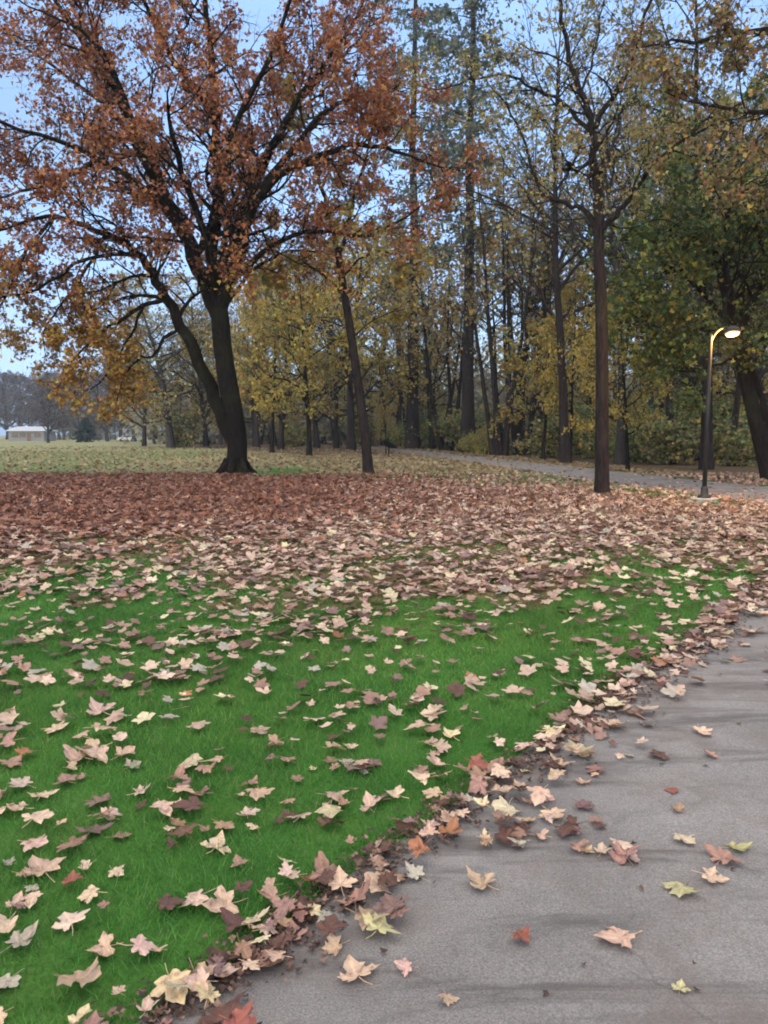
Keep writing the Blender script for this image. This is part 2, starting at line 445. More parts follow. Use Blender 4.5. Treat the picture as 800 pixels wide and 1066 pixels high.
# ================================================================== C. tall straight tree by the path
S_C = spec([(5, 5, .6, .4, 1.0), (4, 5, .55, .5, 1.1), (3, 0, 0, 0, 0)], 6, trop=.05, wob=.3, spread=.2)
tree_c = build_custom('roadside_tree', (627, 515), 19.4, 'tall straight brown trunk on the lawn beside the far path, forking high up',
    [(627, 517, 0), (627, 470, 0), (627, 400, 0), (626, 320, 0), (624, 270, 0), (624, 236, 0)], (.185, .12),
    [([(624, 245, 0), (612, 222, .2), (590, 212, .4), (566, 202, .6), (552, 170, .8), (540, 130, 1), (515, 95, 1.2)], .075, .02, 9, 1.3, .35),
     ([(624, 243, 0), (640, 225, -.2), (660, 198, -.4), (684, 168, -.6), (720, 140, -1), (760, 125, -1.5)], .08, .02, 9, 1.4, .3),
     ([(624, 240, 0), (622, 200, .2), (619, 165, .2), (616, 132, .2), (604, 95, .2), (590, 50, .2), (580, -10, 0), (570, -70, 0)], .12, .03, 12, 1.6, .2),
     ([(616, 135, .2), (635, 105, -.1), (655, 70, -.3), (668, 30, -.5), (690, -30, -.8)], .075, .025, 8, 1.5, .2),
     ([(605, 95, .2), (618, 60, .6), (625, 20, .8), (632, -30, 1)], .04, .02, 5, 1.2, .2),
     ([(616, 140, .2), (585, 108, .6), (550, 88, 1.0), (510, 78, 1.4), (470, 90, 1.8)], .055, .018, 8, 1.3, .25),
     ([(624, 235, 0), (655, 236, .5), (690, 230, 1), (715, 240, 1.4)], .03, .012, 5, .9, .3),
     ([(618, 165, .1), (600, 178, -.1), (588, 165, -.3), (575, 140, -.5)], .04, .015, 5, 1.0, .3),
     ([(625, 180, 0), (640, 150, 2.0), (650, 110, 3.5)], .06, .02, 7, 1.3, .2)],
    S_C, (OLIVE + [(.36, .28, .08), (.28, .22, .08)], [3, 3, 3, 2, 3, 2, 3]), (.055, .11), M_BARK_MID, 33, thr=.43, dens=.62)
# squirrel nest lodged in its fork
def build_nest():
    rng = random.Random(3); c = W(592, 174, 19.3)
    tb = Tubes()
    for i in range(150):
        a = rvec(rng); b = (a + rvec(rng) * 1.1).normalized()
        ra, rb = rng.uniform(.04, .15), rng.uniform(.05, .17)
        p, q = Vector((a.x, a.y, a.z * .8)) * ra, Vector((b.x, b.y, b.z * .8)) * rb
        tb.add([p, (p + q) * .62, q], [.009, .009, .006], sides=3, cap=False)
    o = link('squirrel_nest', tb.mesh('squirrel_nest'), M_BARK_DARK)
    o.location = c
    tag(o, 'dark round twig nest lodged among the thin high branches of the straight tree', 'nest')
build_nest()

# ================================================================== H. dark green tree at right edge
S_H = spec([(5, 6, .62, .45, 1.1), (4, 6, .55, .5, 1.2), (3, 0, 0, 0, 0)], 9, trop=-.03, wob=.3, spread=.3)
build_custom('maple_tree', (800, 502), 26.0, 'dark green leaved tree with leaning black trunks behind the street lamp',
    [(802, 504, 0), (795, 470, 0), (785, 430, 0), (775, 390, 0), (766, 350, 0)], (.27, .2),
    [([(797, 478, .2), (800, 440, .4), (792, 410, .6), (780, 375, .6), (772, 330, .6), (775, 270, .5)], .13, .05, 9, 2.4, .5),
     ([(767, 355, 0), (755, 310, 0), (745, 260, 0), (735, 215, 0), (745, 160, 0)], .16, .04, 10, 2.6, .15),
     ([(767, 352, 0), (735, 345, -.8), (705, 335, -1.2), (680, 330, -1.6)], .10, .03, 9, 1.9, .2),
     ([(765, 345, 0), (725, 300, 1), (695, 275, 1.5), (668, 270, 2)], .10, .03, 10, 2.0, .2),
     ([(768, 350, 0), (790, 300, -1), (815, 250, -1.5), (830, 180, -2)], .14, .04, 9, 2.6, .2),
     ([(767, 345, 0), (760, 300, -2.0), (755, 260, -3.5), (760, 215, -5)], .12, .04, 10, 2.5, .2),
     ([(767, 345, 0), (785, 320, 2.0), (800, 290, 3.5), (820, 250, 5)], .12, .04, 8, 2.4, .2),
     ([(770, 370, 0), (745, 380, -.6), (718, 388, -.9), (695, 380, -1.2)], .05, .02, 7, 1.2, .3),
     ([(772, 370, 0), (800, 350, -.6), (830, 345, -1.2), (860, 340, -2)], .09, .03, 7, 2.0, .3)],
    S_H, (DGREEN + [(.34, .29, .07), (.20, .24, .06)], [3, 4, 2, 3, 2, 1.3, 2]), (.11, .20), M_BARK_DARK, 44, thr=.47)

# ================================================================== I. near tree whose boughs hang in at top right
S_I = spec([(5, 5, .6, .45, 1.1), (4, 5, .55, .5, 1.2), (3, 0, 0, 0, 0)], 6, trop=-.02, wob=.3, spread=.22)
build_custom('overhanging_tree', (1190, 560), 13.0, 'tree whose brown gold boughs hang in at the top right corner of the picture',
    [(1190, 560, 0), (1186, 480, 0), (1180, 380, 0), (1170, 280, 0), (1150, 180, 0)], (.3, .2),
    [([(1165, 250, 0), (1040, 170, .5), (930, 130, 1), (840, 120, 1.5), (770, 118, 2), (715, 105, 2.4)], .11, .02, 12, 1.5, .45),
     ([(1155, 200, 0), (1020, 90, .5), (900, 40, 1.2), (810, 30, 2), (740, 40, 2.4), (690, 45, 2.8)], .11, .02, 12, 1.5, .45),
     ([(1150, 185, 0), (1040, 20, 0), (930, -40, .5), (830, -30, 1), (760, -20, 1.5)], .11, .02, 11, 1.5, .4),
     ([(1160, 250, 0), (1040, 210, 2), (940, 190, 3.5), (860, 175, 4.5), (790, 185, 5.5)], .09, .02, 9, 1.4, .45)],
    S_I, (TAN + OLIVE + [(.42, .24, .05)], [3, 3, 2, 2, 3, 2, 1, 2, 1, 2, .8]), (.07, .13), M_BARK_MID, 55, thr=.38)

# ================================================================== woodland prototypes
def proto_tree(name, seed, H, r, fork, nl, S, pal, size, bark, lean=0.04, T=T_TINY, cr=.28, thr=.4, stems=1, upright=.75, nbare=0):
    """an individual woodland tree: trunk (with limbs and twigs) and crown of leaves; returned as (empty, [parts]) meshes"""
    rng = random.Random(seed); R = np.random.RandomState(seed)
    tb = Tubes(); lp = []
    for s_ in range(stems):
        a = 2 * PI * s_ / stems + rng.random()
        b0 = Vector((math.cos(a), math.sin(a), 0)) * (r * 1.5 if stems > 1 else 0); b0.z = -.05
        d = Vector((math.cos(a) * (lean if stems == 1 else .13 + .1 * rng.random()), math.sin(a) * (lean if stems == 1 else .13 + .1 * rng.random()), 1)).normalized()
        hh = H * rng.uniform(.82, 1) if stems > 1 else H
        pts = [b0]; n = 12; dd = d.copy()
        for i in range(n):
            dd = (dd + rvec(rng) * .05 + Vector((0, 0, .03))).normalized()
            pts.append(pts[-1] + dd * hh * .92 / n)
        rr = r if stems == 1 else r * .62
        rad = [max(.02, rr * (1 - .93 * (i / n) ** 1.1)) + rr * .4 * math.exp(-i * 2.5) for i in range(n + 1)]
        tb.add(pts, rad, sides=9, rough=.03)
        per = max(3, nl // stems)
        for k in range(per):
            t = (fork + (0.99 - fork) * (k + rng.random()) / per) * (n - 1e-3); i = int(t)
            q = pts[i].lerp(pts[i + 1], t - i)
            az = rng.uniform(0, 2 * PI); up = rng.uniform(upright * .5, upright * 1.2)
            nd = Vector((math.cos(az), math.sin(az), up)).normalized()
            tt = (t / n - fork) / (1 - fork)
            prof = math.sin(PI * (0.22 + .74 * min(1, max(0, tt)))) ** .8
            grow(tb, lp, S, rng, q, nd, H * cr * prof * rng.uniform(.75, 1.2) + .5, max(.02, rad[i] * .5), 0)
    P = np.array([tuple(v) for v in lp]); P = P[clump_mask(P, R, H * .09, thr, .3)]
    return tb.mesh('trunk'), scatter('crown', P, R.uniform(size[0], size[1], len(P)), palette(len(P), R, *pal), T, R, curl=.2), bark
def proto_conifer(seed, H, r, fork, cr, pal, size, bark, nl=70, spr=90):
    rng = random.Random(seed); R = np.random.RandomState(seed)
    tb = Tubes(); n = 14
    pts = [Vector((rng.gauss(0, .03) * i * .4, rng.gauss(0, .03) * i * .4, H * i / n)) for i in range(n + 1)]
    rad = [r * (1 - .95 * i / n) + r * .35 * math.exp(-i * 2.0) for i in range(n + 1)]
    tb.add(pts, rad, sides=10, rough=.03)
    lp = []
    for k in range(nl):
        tt = (k + rng.random()) / nl; z = H * (fork + (.99 - fork) * tt)
        az = rng.uniform(0, 2 * PI); Ln = cr * (1 - tt) ** .7 * rng.uniform(.55, 1.15) * (1 if tt > .12 else .6) + .3
        i = min(n - 1, int(z / H * n)); p0 = pts[i].lerp(pts[i + 1], z / H * n - i)
        d = Vector((math.cos(az), math.sin(az), .12)); bp = [p0]; m = 5
        for j in range(m):
            d = (d + Vector((0, 0, -.07)) + rvec(rng) * .08).normalized(); bp.append(bp[-1] + d * Ln / m)
        tb.add(bp, [max(.01, .05 * (1 - j / m) * (1 - tt * .5)) for j in range(m + 1)], sides=4, cap=False)
        for q in range(int(spr * (.3 + Ln / cr))):
            t = rng.uniform(.15, 1) ** .8 * (m - 1e-3); j = int(t); pp = bp[j].lerp(bp[j + 1], t - j)
            side = d.cross(Vector((0, 0, 1))).normalized() * rng.gauss(0, .22 * Ln * (1.1 - t / m) + .15)
            lp.append(pp + side + Vector((0, 0, rng.gauss(-.12, .14))))
    P = np.array([tuple(v) for v in lp]); P = P[clump_mask(P, R, 1.5, .42, .3)]
    return tb.mesh('trunk'), scatter('crown', P, R.uniform(size[0], size[1], len(P)), palette(len(P), R, *pal), T_NEEDLE, R), bark

SW = spec([(4, 5, .6, .4, 1.0), (4, 4, .55, .5, 1.1), (3, 0, 0, 0, 0)], 6, trop=.05, wob=.3, spread=.35)
SWd = spec([(4, 6, .6, .4, 1.0), (4, 5, .55, .5, 1.1), (3, 0, 0, 0, 0)], 11, trop=.03, wob=.3, spread=.4)
SG = spec([(5, 7, .6, .4, 1.0), (4, 7, .55, .5, 1.1), (3, 0, 0, 0, 0)], 9, trop=-.02, wob=.3, spread=.2)
PR = {
    'tall_olive': proto_tree('t', 101, 28, .34, .30, 24, SW, (OLIVE + [(.13, .14, .10)], [3, 2, 4, 2, 3, 4]), (.16, .30), M_BARK_MID, thr=.52),
    'tall_olive2': proto_tree('t', 102, 26, .30, .38, 24, SW, (OLIVE + GREY, [3, 2, 3, 2, 3, 2, 2, 2]), (.15, .28), M_BARK_GREY, lean=.1, thr=.54),
    'tall_bare': proto_tree('t', 103, 27, .26, .42, 22, SW, (TAN + OLIVE, [1] * 10), (.14, .24), M_BARK_MID, thr=.6, upright=1.3, cr=.22),
    'tall_gold': proto_tree('t', 104, 22, .32, .14, 30, SWd, (GOLD + OLIVE, [4, 4, 2, 4, 2, 3, 4, 1, 3, 1]), (.17, .32), M_BARK_MID, cr=.30, thr=.5),
    'dense_olive': proto_tree('t', 105, 24, .42, .13, 32, SWd, (OLIVE + GREY + [(.36, .28, .09)], [3, 4, 2, 3, 2, 1, 1, 1, 4]), (.2, .36), M_BARK_GREY, cr=.30, thr=.46),
    'multi': proto_tree('t', 106, 21, .26, .30, 28, SW, (OLIVE + TAN, [1] * 10), (.18, .34), M_BARK_MID, stems=5, thr=.5, upright=1.1, cr=.20),
    'multi2': proto_tree('t', 107, 17, .30, .28, 24, SW, (TAN + OLIVE, [1] * 10), (.18, .32), M_BARK_DARK, stems=3, thr=.45, upright=.9, cr=.26),
    'small_gold': proto_tree('t', 108, 9, .13, .22, 22, SG, (GOLD, [4, 4, 1.5, 3, 2]), (.10, .19), M_BARK_DARK, cr=.30, upright=.5, T=T_SMALL, thr=.47),
    'small_gold2': proto_tree('t', 109, 7, .10, .30, 18, SG, (GOLD + TAN + YGREEN, [2, 2, 3, 2, 2, 2, 2, 1, 2, 1, 1, 2, 1, 1]), (.12, .2), M_BARK_DARK, cr=.32, upright=.4, T=T_SMALL, thr=.5),
    'winter': proto_tree('t', 110, 14, .30, .12, 34, SWd, ([(.13, .115, .12), (.17, .145, .13), (.10, .09, .10)], [1, 1, 1]), (.2, .34), M_BARK_GREY, thr=.45, cr=.36, upright=.9),
    'fir': proto_conifer(111, 40, .42, .30, 6.6, (PINE, [3, 3, 2, 2]), (.22, .42), M_BARK_MID, nl=85, spr=120),
    'spruce': proto_conifer(112, 7, .16, .03, 3.2, ([(.02, .045, .04), (.03, .06, .05), (.015, .035, .035)], [1, 1, 1]), (.3, .55), M_BARK_DARK, nl=60, spr=60),
}
def bush_proto(seed, pal, W_=1.4, H_=1.7, n=5200, size=(.06, .13)):
    rng = random.Random(seed); R = np.random.RandomState(seed)
    tb = Tubes(); lp = []
    S = spec([(4, 5, .6, .4, 1.0), (3, 0, 0, 0, 0)], 1, trop=.03, wob=.3)
    per = n // 22
    for k in range(22):
        az = rng.uniform(0, 2 * PI); sp_ = rng.uniform(.1, .9)
        d = Vector((math.cos(az) * sp_, math.sin(az) * sp_, 1)).normalized()
        tips = grow(tb, [], S, rng, Vector((math.cos(az) * .12, math.sin(az) * .12, -.03)), d, H_ * rng.uniform(.6, 1), .018, 0)
        for j in range(per):
            t = rng.uniform(.25, 1) * (len(tips) - 1 - 1e-3); i = int(t)
            lp.append(tips[i].lerp(tips[i + 1], t - i) + rvec(rng) * abs(rng.gauss(0, .26)))
    P = np.array([tuple(v) for v in lp]); P[:, 2] = np.abs(P[:, 2]) + .03
    P[:, 0] *= W_ / H_ * 1.1; P[:, 1] *= W_ / H_ * 1.1
    return tb.mesh('stems'), scatter('foliage', P, R.uniform(size[0], size[1], len(P)), palette(len(P), R, *pal), T_TINY, R, curl=.2), M_BARK_MID
BU = {'green': bush_proto(201, (YGREEN, [3, 2, 3, 1])),
      'yellow': bush_proto(202, (YGREEN + GOLD, [2, 3, 1, 3, 2, 2, 1, 1, 1]), n=4200),
      'brown': bush_proto(203, (TAN + OLIVE + YGREEN[:1], [1, 2, 2, 1, 2, 2, 2, 2, 1, 2, 3]), n=3000),
      'dull': bush_proto(204, (OLIVE + YGREEN + [(.07, .09, .045)], [3, 2, 3, 1, 2, 2, 1, 2, 1, 4]), n=4500, size=(.08, .16))}

def path_clear(px, Y, X=None, r=.5):
    x = X if X is not None else (px - CX) / F * (Y * cp)
    l = np.interp(Y, [10.8, 14.2, 17.5, 21.5, 27, 39, 52, 72, 96], [5.9, 7.5, 8.1, 7.6, 6.6, 5, 3.4, .6, -4])
    return Y > 97 or x < l - r or x > l + 3.75 + r
def place_tree(kind, px, Y, H, label, rot=None, fat=1.0, group=None, name='woodland_tree', X=None, cat='tree'):
    tm, cm, bark = PR[kind]
    H0 = {'tall_olive': 28, 'tall_olive2': 26, 'tall_bare': 27, 'tall_gold': 22, 'dense_olive': 24, 'multi': 21, 'multi2': 17,
          'small_gold': 9, 'small_gold2': 7, 'winter': 14, 'fir': 40, 'spruce': 7}[kind]
    x = X if X is not None else (px - CX) / F * (Y * cp)
    s = H / H0
    if not path_clear(px, Y, x): print('ON PATH', label); return
    e = empty(name, (x, Y, 0), rot if rot is not None else (px * 7.13 + Y * 3.1) % 6.28, (s * fat, s * fat, s))
    tag(e, label, cat, group)
    link('trunk', tm, bark, e); link('crown', cm, M_CROWN, e)
    return e
def place_bush(kind, px, Y, W_, H_, label, group='shrubs along the edge of the wood', X=None, rot=None):
    tm, cm, bark = BU[kind]
    if not path_clear(px, Y, X, W_ * .42): print('ON PATH', px, Y, label); return
    x = X if X is not None else (px - CX) / F * (Y * cp)
    e = empty('shrub', (x, Y, 0), rot if rot is not None else px * 1.7, (W_ / 2.2, W_ / 2.2, H_ / 1.9))
    tag(e, label, 'shrub', group)
    link('stems', tm, bark, e); link('foliage', cm, M_CROWN, e)

GE = 'trees at the edge of the wood'
# --- behind the path, right half
place_tree('fir', 487, 66, 52, 'tall straight fir with grey green top, its trunk left of the thin clump', group=GE, name='fir_tree', rot=1.0)
place_tree('fir', 430, 84, 62, 'tall fir with feathery grey green needles at upper middle, farther than the other fir', group=GE, name='fir_tree', rot=2.4)
place_tree('multi2', 466, 76, 22, 'dark many stemmed tree leaning apart beside the green shrub at the wood edge', rot=.4, group=GE)
place_tree('multi', 520, 56, 25, 'clump of thin dark stems fanning upward behind the far path', rot=1.2, group=GE)
place_tree('multi', 545, 60, 27, 'second fan of thin stems right of the first clump behind the path', rot=3.9, group=GE)
place_tree('multi2', 533, 58, 17, 'short dark tree with a long low bough curving toward the straight trunk', rot=2.6, group=GE)
place_tree('tall_olive', 590, 41, 24, 'dark trunk left of the straight lawn tree, on the far side of the path', rot=2.0, fat=.9, group=GE)
place_tree('tall_olive2', 646, 40, 22, 'grey trunk just right of the straight lawn tree, beyond the path', rot=5.0, fat=.95, group=GE)
place_tree('tall_olive', 737, 34, 24, 'thick bluish trunk standing directly behind the street lamp pole', rot=.7, fat=.85, group=GE)
place_tree('tall_bare', 700, 48, 25, 'thin bare stem between the street lamp and the straight lawn tree', rot=.7, group=GE)
place_tree('tall_bare', 762, 38, 22, 'thin stem right of the street lamp pole under the dark green boughs', rot=3.7, fat=.8, group=GE)
place_tree('small_gold', 594, 42, 10.6, 'small tree with bright golden leaves across the path behind the straight lawn trunk', rot=1.1, fat=.55, group=GE, name='golden_tree')
place_tree('small_gold', 322, 56, 15.5, 'golden leaved tree standing between the great maple and the slender leaning tree', rot=2.2, fat=.85, group=GE, name='golden_tree')
place_tree('small_gold2', 283, 66, 14.5, 'pale golden tree just right of the great maple trunk at the field end', rot=5.2, fat=.85, group=GE, name='golden_tree')
place_tree('small_gold', 448, 86, 16.5, 'golden tree behind the green shrub at the wood edge', rot=.2, fat=.8, group=GE, name='golden_tree')
place_tree('small_gold2', 566, 47, 8.4, 'low golden sapling spreading beyond the path left of the straight trunk', rot=4.0, group=GE, name='golden_tree')
place_tree('small_gold', 655, 33, 7.6, 'golden leaved tree between the straight trunk and the dark green tree', rot=2.9, fat=.75, group=GE, name='golden_tree')
place_tree('tall_gold', 790, 46, 22, 'gold tinged tree behind the dark green tree at the right edge', rot=2.9, group=GE)
place_tree('tall_olive2', 560, 70, 30, 'lofty thin crowned tree behind the two stem clumps', rot=.2, group=GE)
place_tree('tall_olive', 615, 62, 30, 'lofty olive crowned tree rising behind the straight lawn tree', rot=3.1, group=GE)
place_tree('tall_olive2', 680, 58, 29, 'lofty olive tree rising between the lamp and the golden tree', rot=4.4, group=GE)
place_tree('dense_olive', 740, 62, 27, 'wide crowned olive tree filling the space above the street lamp', rot=1.4, group=GE)
place_tree('tall_gold', 415, 101, 29, 'olive crowned tree just right of the slender leaning tree', rot=5.1, group=GE)
# --- middle and left half
place_tree('small_gold2', 402, 62, 5.4, 'thin sapling with few gold leaves beside the small dark post', rot=.9, fat=.5, group=GE, name='sapling')
place_tree('tall_gold', 366, 78, 24, 'dark broad based trunk just left of the slender leaning tree', rot=1.9, fat=1.2, group=GE)
place_tree('tall_gold', 350, 86, 22, 'dark twin of the broad based trunk, standing slightly farther left', rot=4.9, group=GE)
place_tree('tall_gold', 330, 92, 23, 'golden olive tree midway between great maple and slender leaning tree', rot=3.0, group=GE)
place_tree('tall_gold', 292, 82, 21, 'yellow olive tree seen close right of the great maple trunk', rot=.5, group=GE)
place_tree('tall_gold', 268, 95, 21, 'golden tree whose stem touches the right outline of the maple trunk', rot=2.2, group=GE)
place_tree('tall_gold', 215, 98, 22, 'grey olive tree seen through the fork of the great maple', rot=4.0, group=GE)
place_tree('dense_olive', 178, 92, 21, 'stout pale grey trunk left of the great maple at the field edge', rot=1.6, fat=1.2, group=GE)
place_tree('tall_gold', 150, 104, 19, 'leftmost golden tree of the wood, beside the white car', rot=5.7, group=GE)
place_tree('tall_gold', 400, 106, 28, 'broad olive tree behind the sapling and the small dark post', rot=2.2, group=GE)
# --- far left across the field
GL = 'grey trees across the open field'
place_tree('winter', 50, 150, 12, 'bare tree standing alone beside the long low building', rot=.3, group=GL, name='bare_tree')
for k, (px, Y, h) in enumerate([(-60, 260, 22), (-25, 240, 20), (8, 270, 23), (32, 235, 17), (62, 280, 24), (84, 240, 19), (104, 265, 23), (126, 210, 19), (140, 180, 19), (20, 300, 24), (74, 310, 26), (112, 190, 15)]):
    place_tree('winter', px, Y, h, 'hazy leafless tree in the row beyond the long low building', rot=k * 1.9, group='hazy trees across the field', name='bare_tree', fat=1.15)
for k, (px, Y, h) in enumerate([(-330, 250, 22), (-285, 230, 20), (-240, 265, 24), (-200, 235, 19), (-160, 255, 22), (-120, 240, 21), (-90, 270, 24)]):
    place_tree('winter', px, Y, h, 'hazy leafless tree in the row beyond the long low building', rot=k * 2.3, group='hazy trees across the field', name='bare_tree', fat=1.2)
place_tree('spruce', 90, 165, 5.2, 'dark teal evergreen at the far side of the field', rot=.3, fat=1.2, group=GL, name='evergreen_tree', cat='evergreen')
# --- deep wood filling
rg = random.Random(77)
kinds = ['tall_olive', 'tall_olive2', 'dense_olive', 'tall_gold', 'tall_bare', 'multi', 'multi2']
kd = 0
for Y in (70, 80, 92, 106, 122):
    n = int(Y * .09) + 3
    for i in range(n):
        x0 = .02 if Y < 90 else (-.30)
        px = CX + F * (x0 + (.58 - x0) * (i + rg.random()) / n)
        kk = rg.choice(kinds); yy = Y + rg.uniform(-4, 4)
        if px < 350 and yy < 100: continue
        if 430 < px < 660 and rg.random() < .85: continue
        hmax = (27 if Y < 85 else 22) if px > 420 else 20
        hh = rg.uniform(.75, 1) * hmax
        place_tree(kk, px, yy, hh, 'one of the many dim trees crowded deep in the wood behind the edge trees', rot=rg.uniform(0, 6.2), group='trees deep in the wood')
        kd += 1
for X, Y in [(18, 60), (24, 50), (24, 70), (33, 62)]:
    place_tree(rg.choice(kinds[:5]), 0, Y, rg.uniform(22, 29), 'one of the many dim trees crowded deep in the wood behind the edge trees', rot=rg.uniform(0, 6.2), group='trees deep in the wood', X=X)
# --- shrubs
place_bush('green', 440, 86, 6.0, 4.8, 'bright green shrub left of the dark many stemmed tree')
place_bush('green', 418, 100, 5.5, 4.0, 'green shrub just right of the small dark post')
place_bush('yellow', 492, 64, 2.6, 1.9, 'yellow shrub at the foot of the tall fir by the path')
place_bush('yellow', 505, 60, 2.6, 2.6, 'yellow green shrub between the fir and the stem clump')
place_bush('dull', 575, 52, 4.5, 3.2, 'dull green shrub behind the path left of the dark trunk')
place_bush('dull', 620, 50, 4.0, 3.0, 'dull green shrub behind the straight lawn trunk')
place_bush('green', 668, 44, 4.2, 2.6, 'leafy green shrub beyond the path, right of the grey trunk')
place_bush('dull', 700, 40, 4.0, 2.8, 'tangled green shrub left of the trunk behind the lamp')
place_bush('yellow', 690, 52, 4.0, 3.8, 'pale yellow green thicket far behind the lamp and path')
place_bush('dull', 765, 38, 3.4, 2.5, 'tangled shrub between the lamp and the leaning black trunks')
place_bush('brown', 735, 46, 4.6, 3.4, 'brown leaved shrub behind the thick bluish trunk')
place_bush('brown', 545, 66, 4.2, 3.4, 'brown shrub behind the fans of thin stems')
place_bush('brown', 645, 58, 5.0, 4.2, 'tall brown green thicket behind the grey trunk')
place_bush('green', 720, 48, 6.0, 5.2, 'tall misty green thicket filling the gap left of the lamp trunk')
place_bush('yellow', 650, 66, 7.0, 6.0, 'tall pale yellow thicket far behind the grey trunk')
place_bush('dull', 790, 50, 6.0, 5.0, 'tall thicket behind the leaning black trunks at the right edge')
place_bush('yellow', 470, 84, 6.0, 5.0, 'tall yellow green thicket behind the dark many stemmed tree')
place_bush('green', 600, 60, 5.5, 4.8, 'tall green thicket behind the golden tree')
place_bush('brown', 390, 108, 6, 3.5, 'brown shrub behind the slender leaning tree')
place_bush('dull', 310, 104, 7, 3.4, 'dark low thicket at the field end, right of the maple trunk')
for k in range(26):
    Y = rg.uniform(60, 110); px = CX + F * rg.uniform(.03 if Y < 90 else -.28, .55)
    place_bush(rg.choice(['dull', 'brown', 'dull', 'yellow']), px, Y, rg.uniform(4, 8), rg.uniform(3, 5.5), 'one of the dim thickets growing between trees deep in the wood', group='thickets deep in the wood')

# far wood, one mass
def far_wood():
    R = np.random.RandomState(9); rng = random.Random(9)
    tb = Tubes(); P = []
    for k in range(230):
        ang = rng.uniform(-.42, .60); Y = rng.uniform(128, 150)
        if ang < -.30: Y += 120
        x = ang * Y; h = rng.uniform(9, 14) * (1.0 if ang > -.30 else 1.5)
        pts = [Vector((x, Y, -.1)), Vector((x + rng.gauss(0, .5), Y, h * .5)), Vector((x + rng.gauss(0, 1), Y, h * .9))]
        tb.add(pts, [.25, .16, .04], sides=5)
        n = 420
        q = R.normal(0, 1, (n, 3)) * (2.6, 3.2, h * .26) + (x, Y, h * .5)
        P.append(q[q[:, 2] > .2])
    P = np.concatenate(P)
    o = link('far_wood', tb.mesh('far_wood_stems'), M_BARK_GREY)
    me = scatter('far_wood_leaves', P, R.uniform(.5, 1.0, len(P)), palette(len(P), R, [(.30, .29, .18), (.24, .25, .17), (.30, .26, .19), (.22, .21, .18)], [1, 1, 1, 1]), T_TINY, R, curl=.2)
    c = link('foliage', me, M_CROWN, o)
    tag(o, 'dim mass of distant trees closing the view behind the wood', 'woods', kind='stuff')
far_wood()

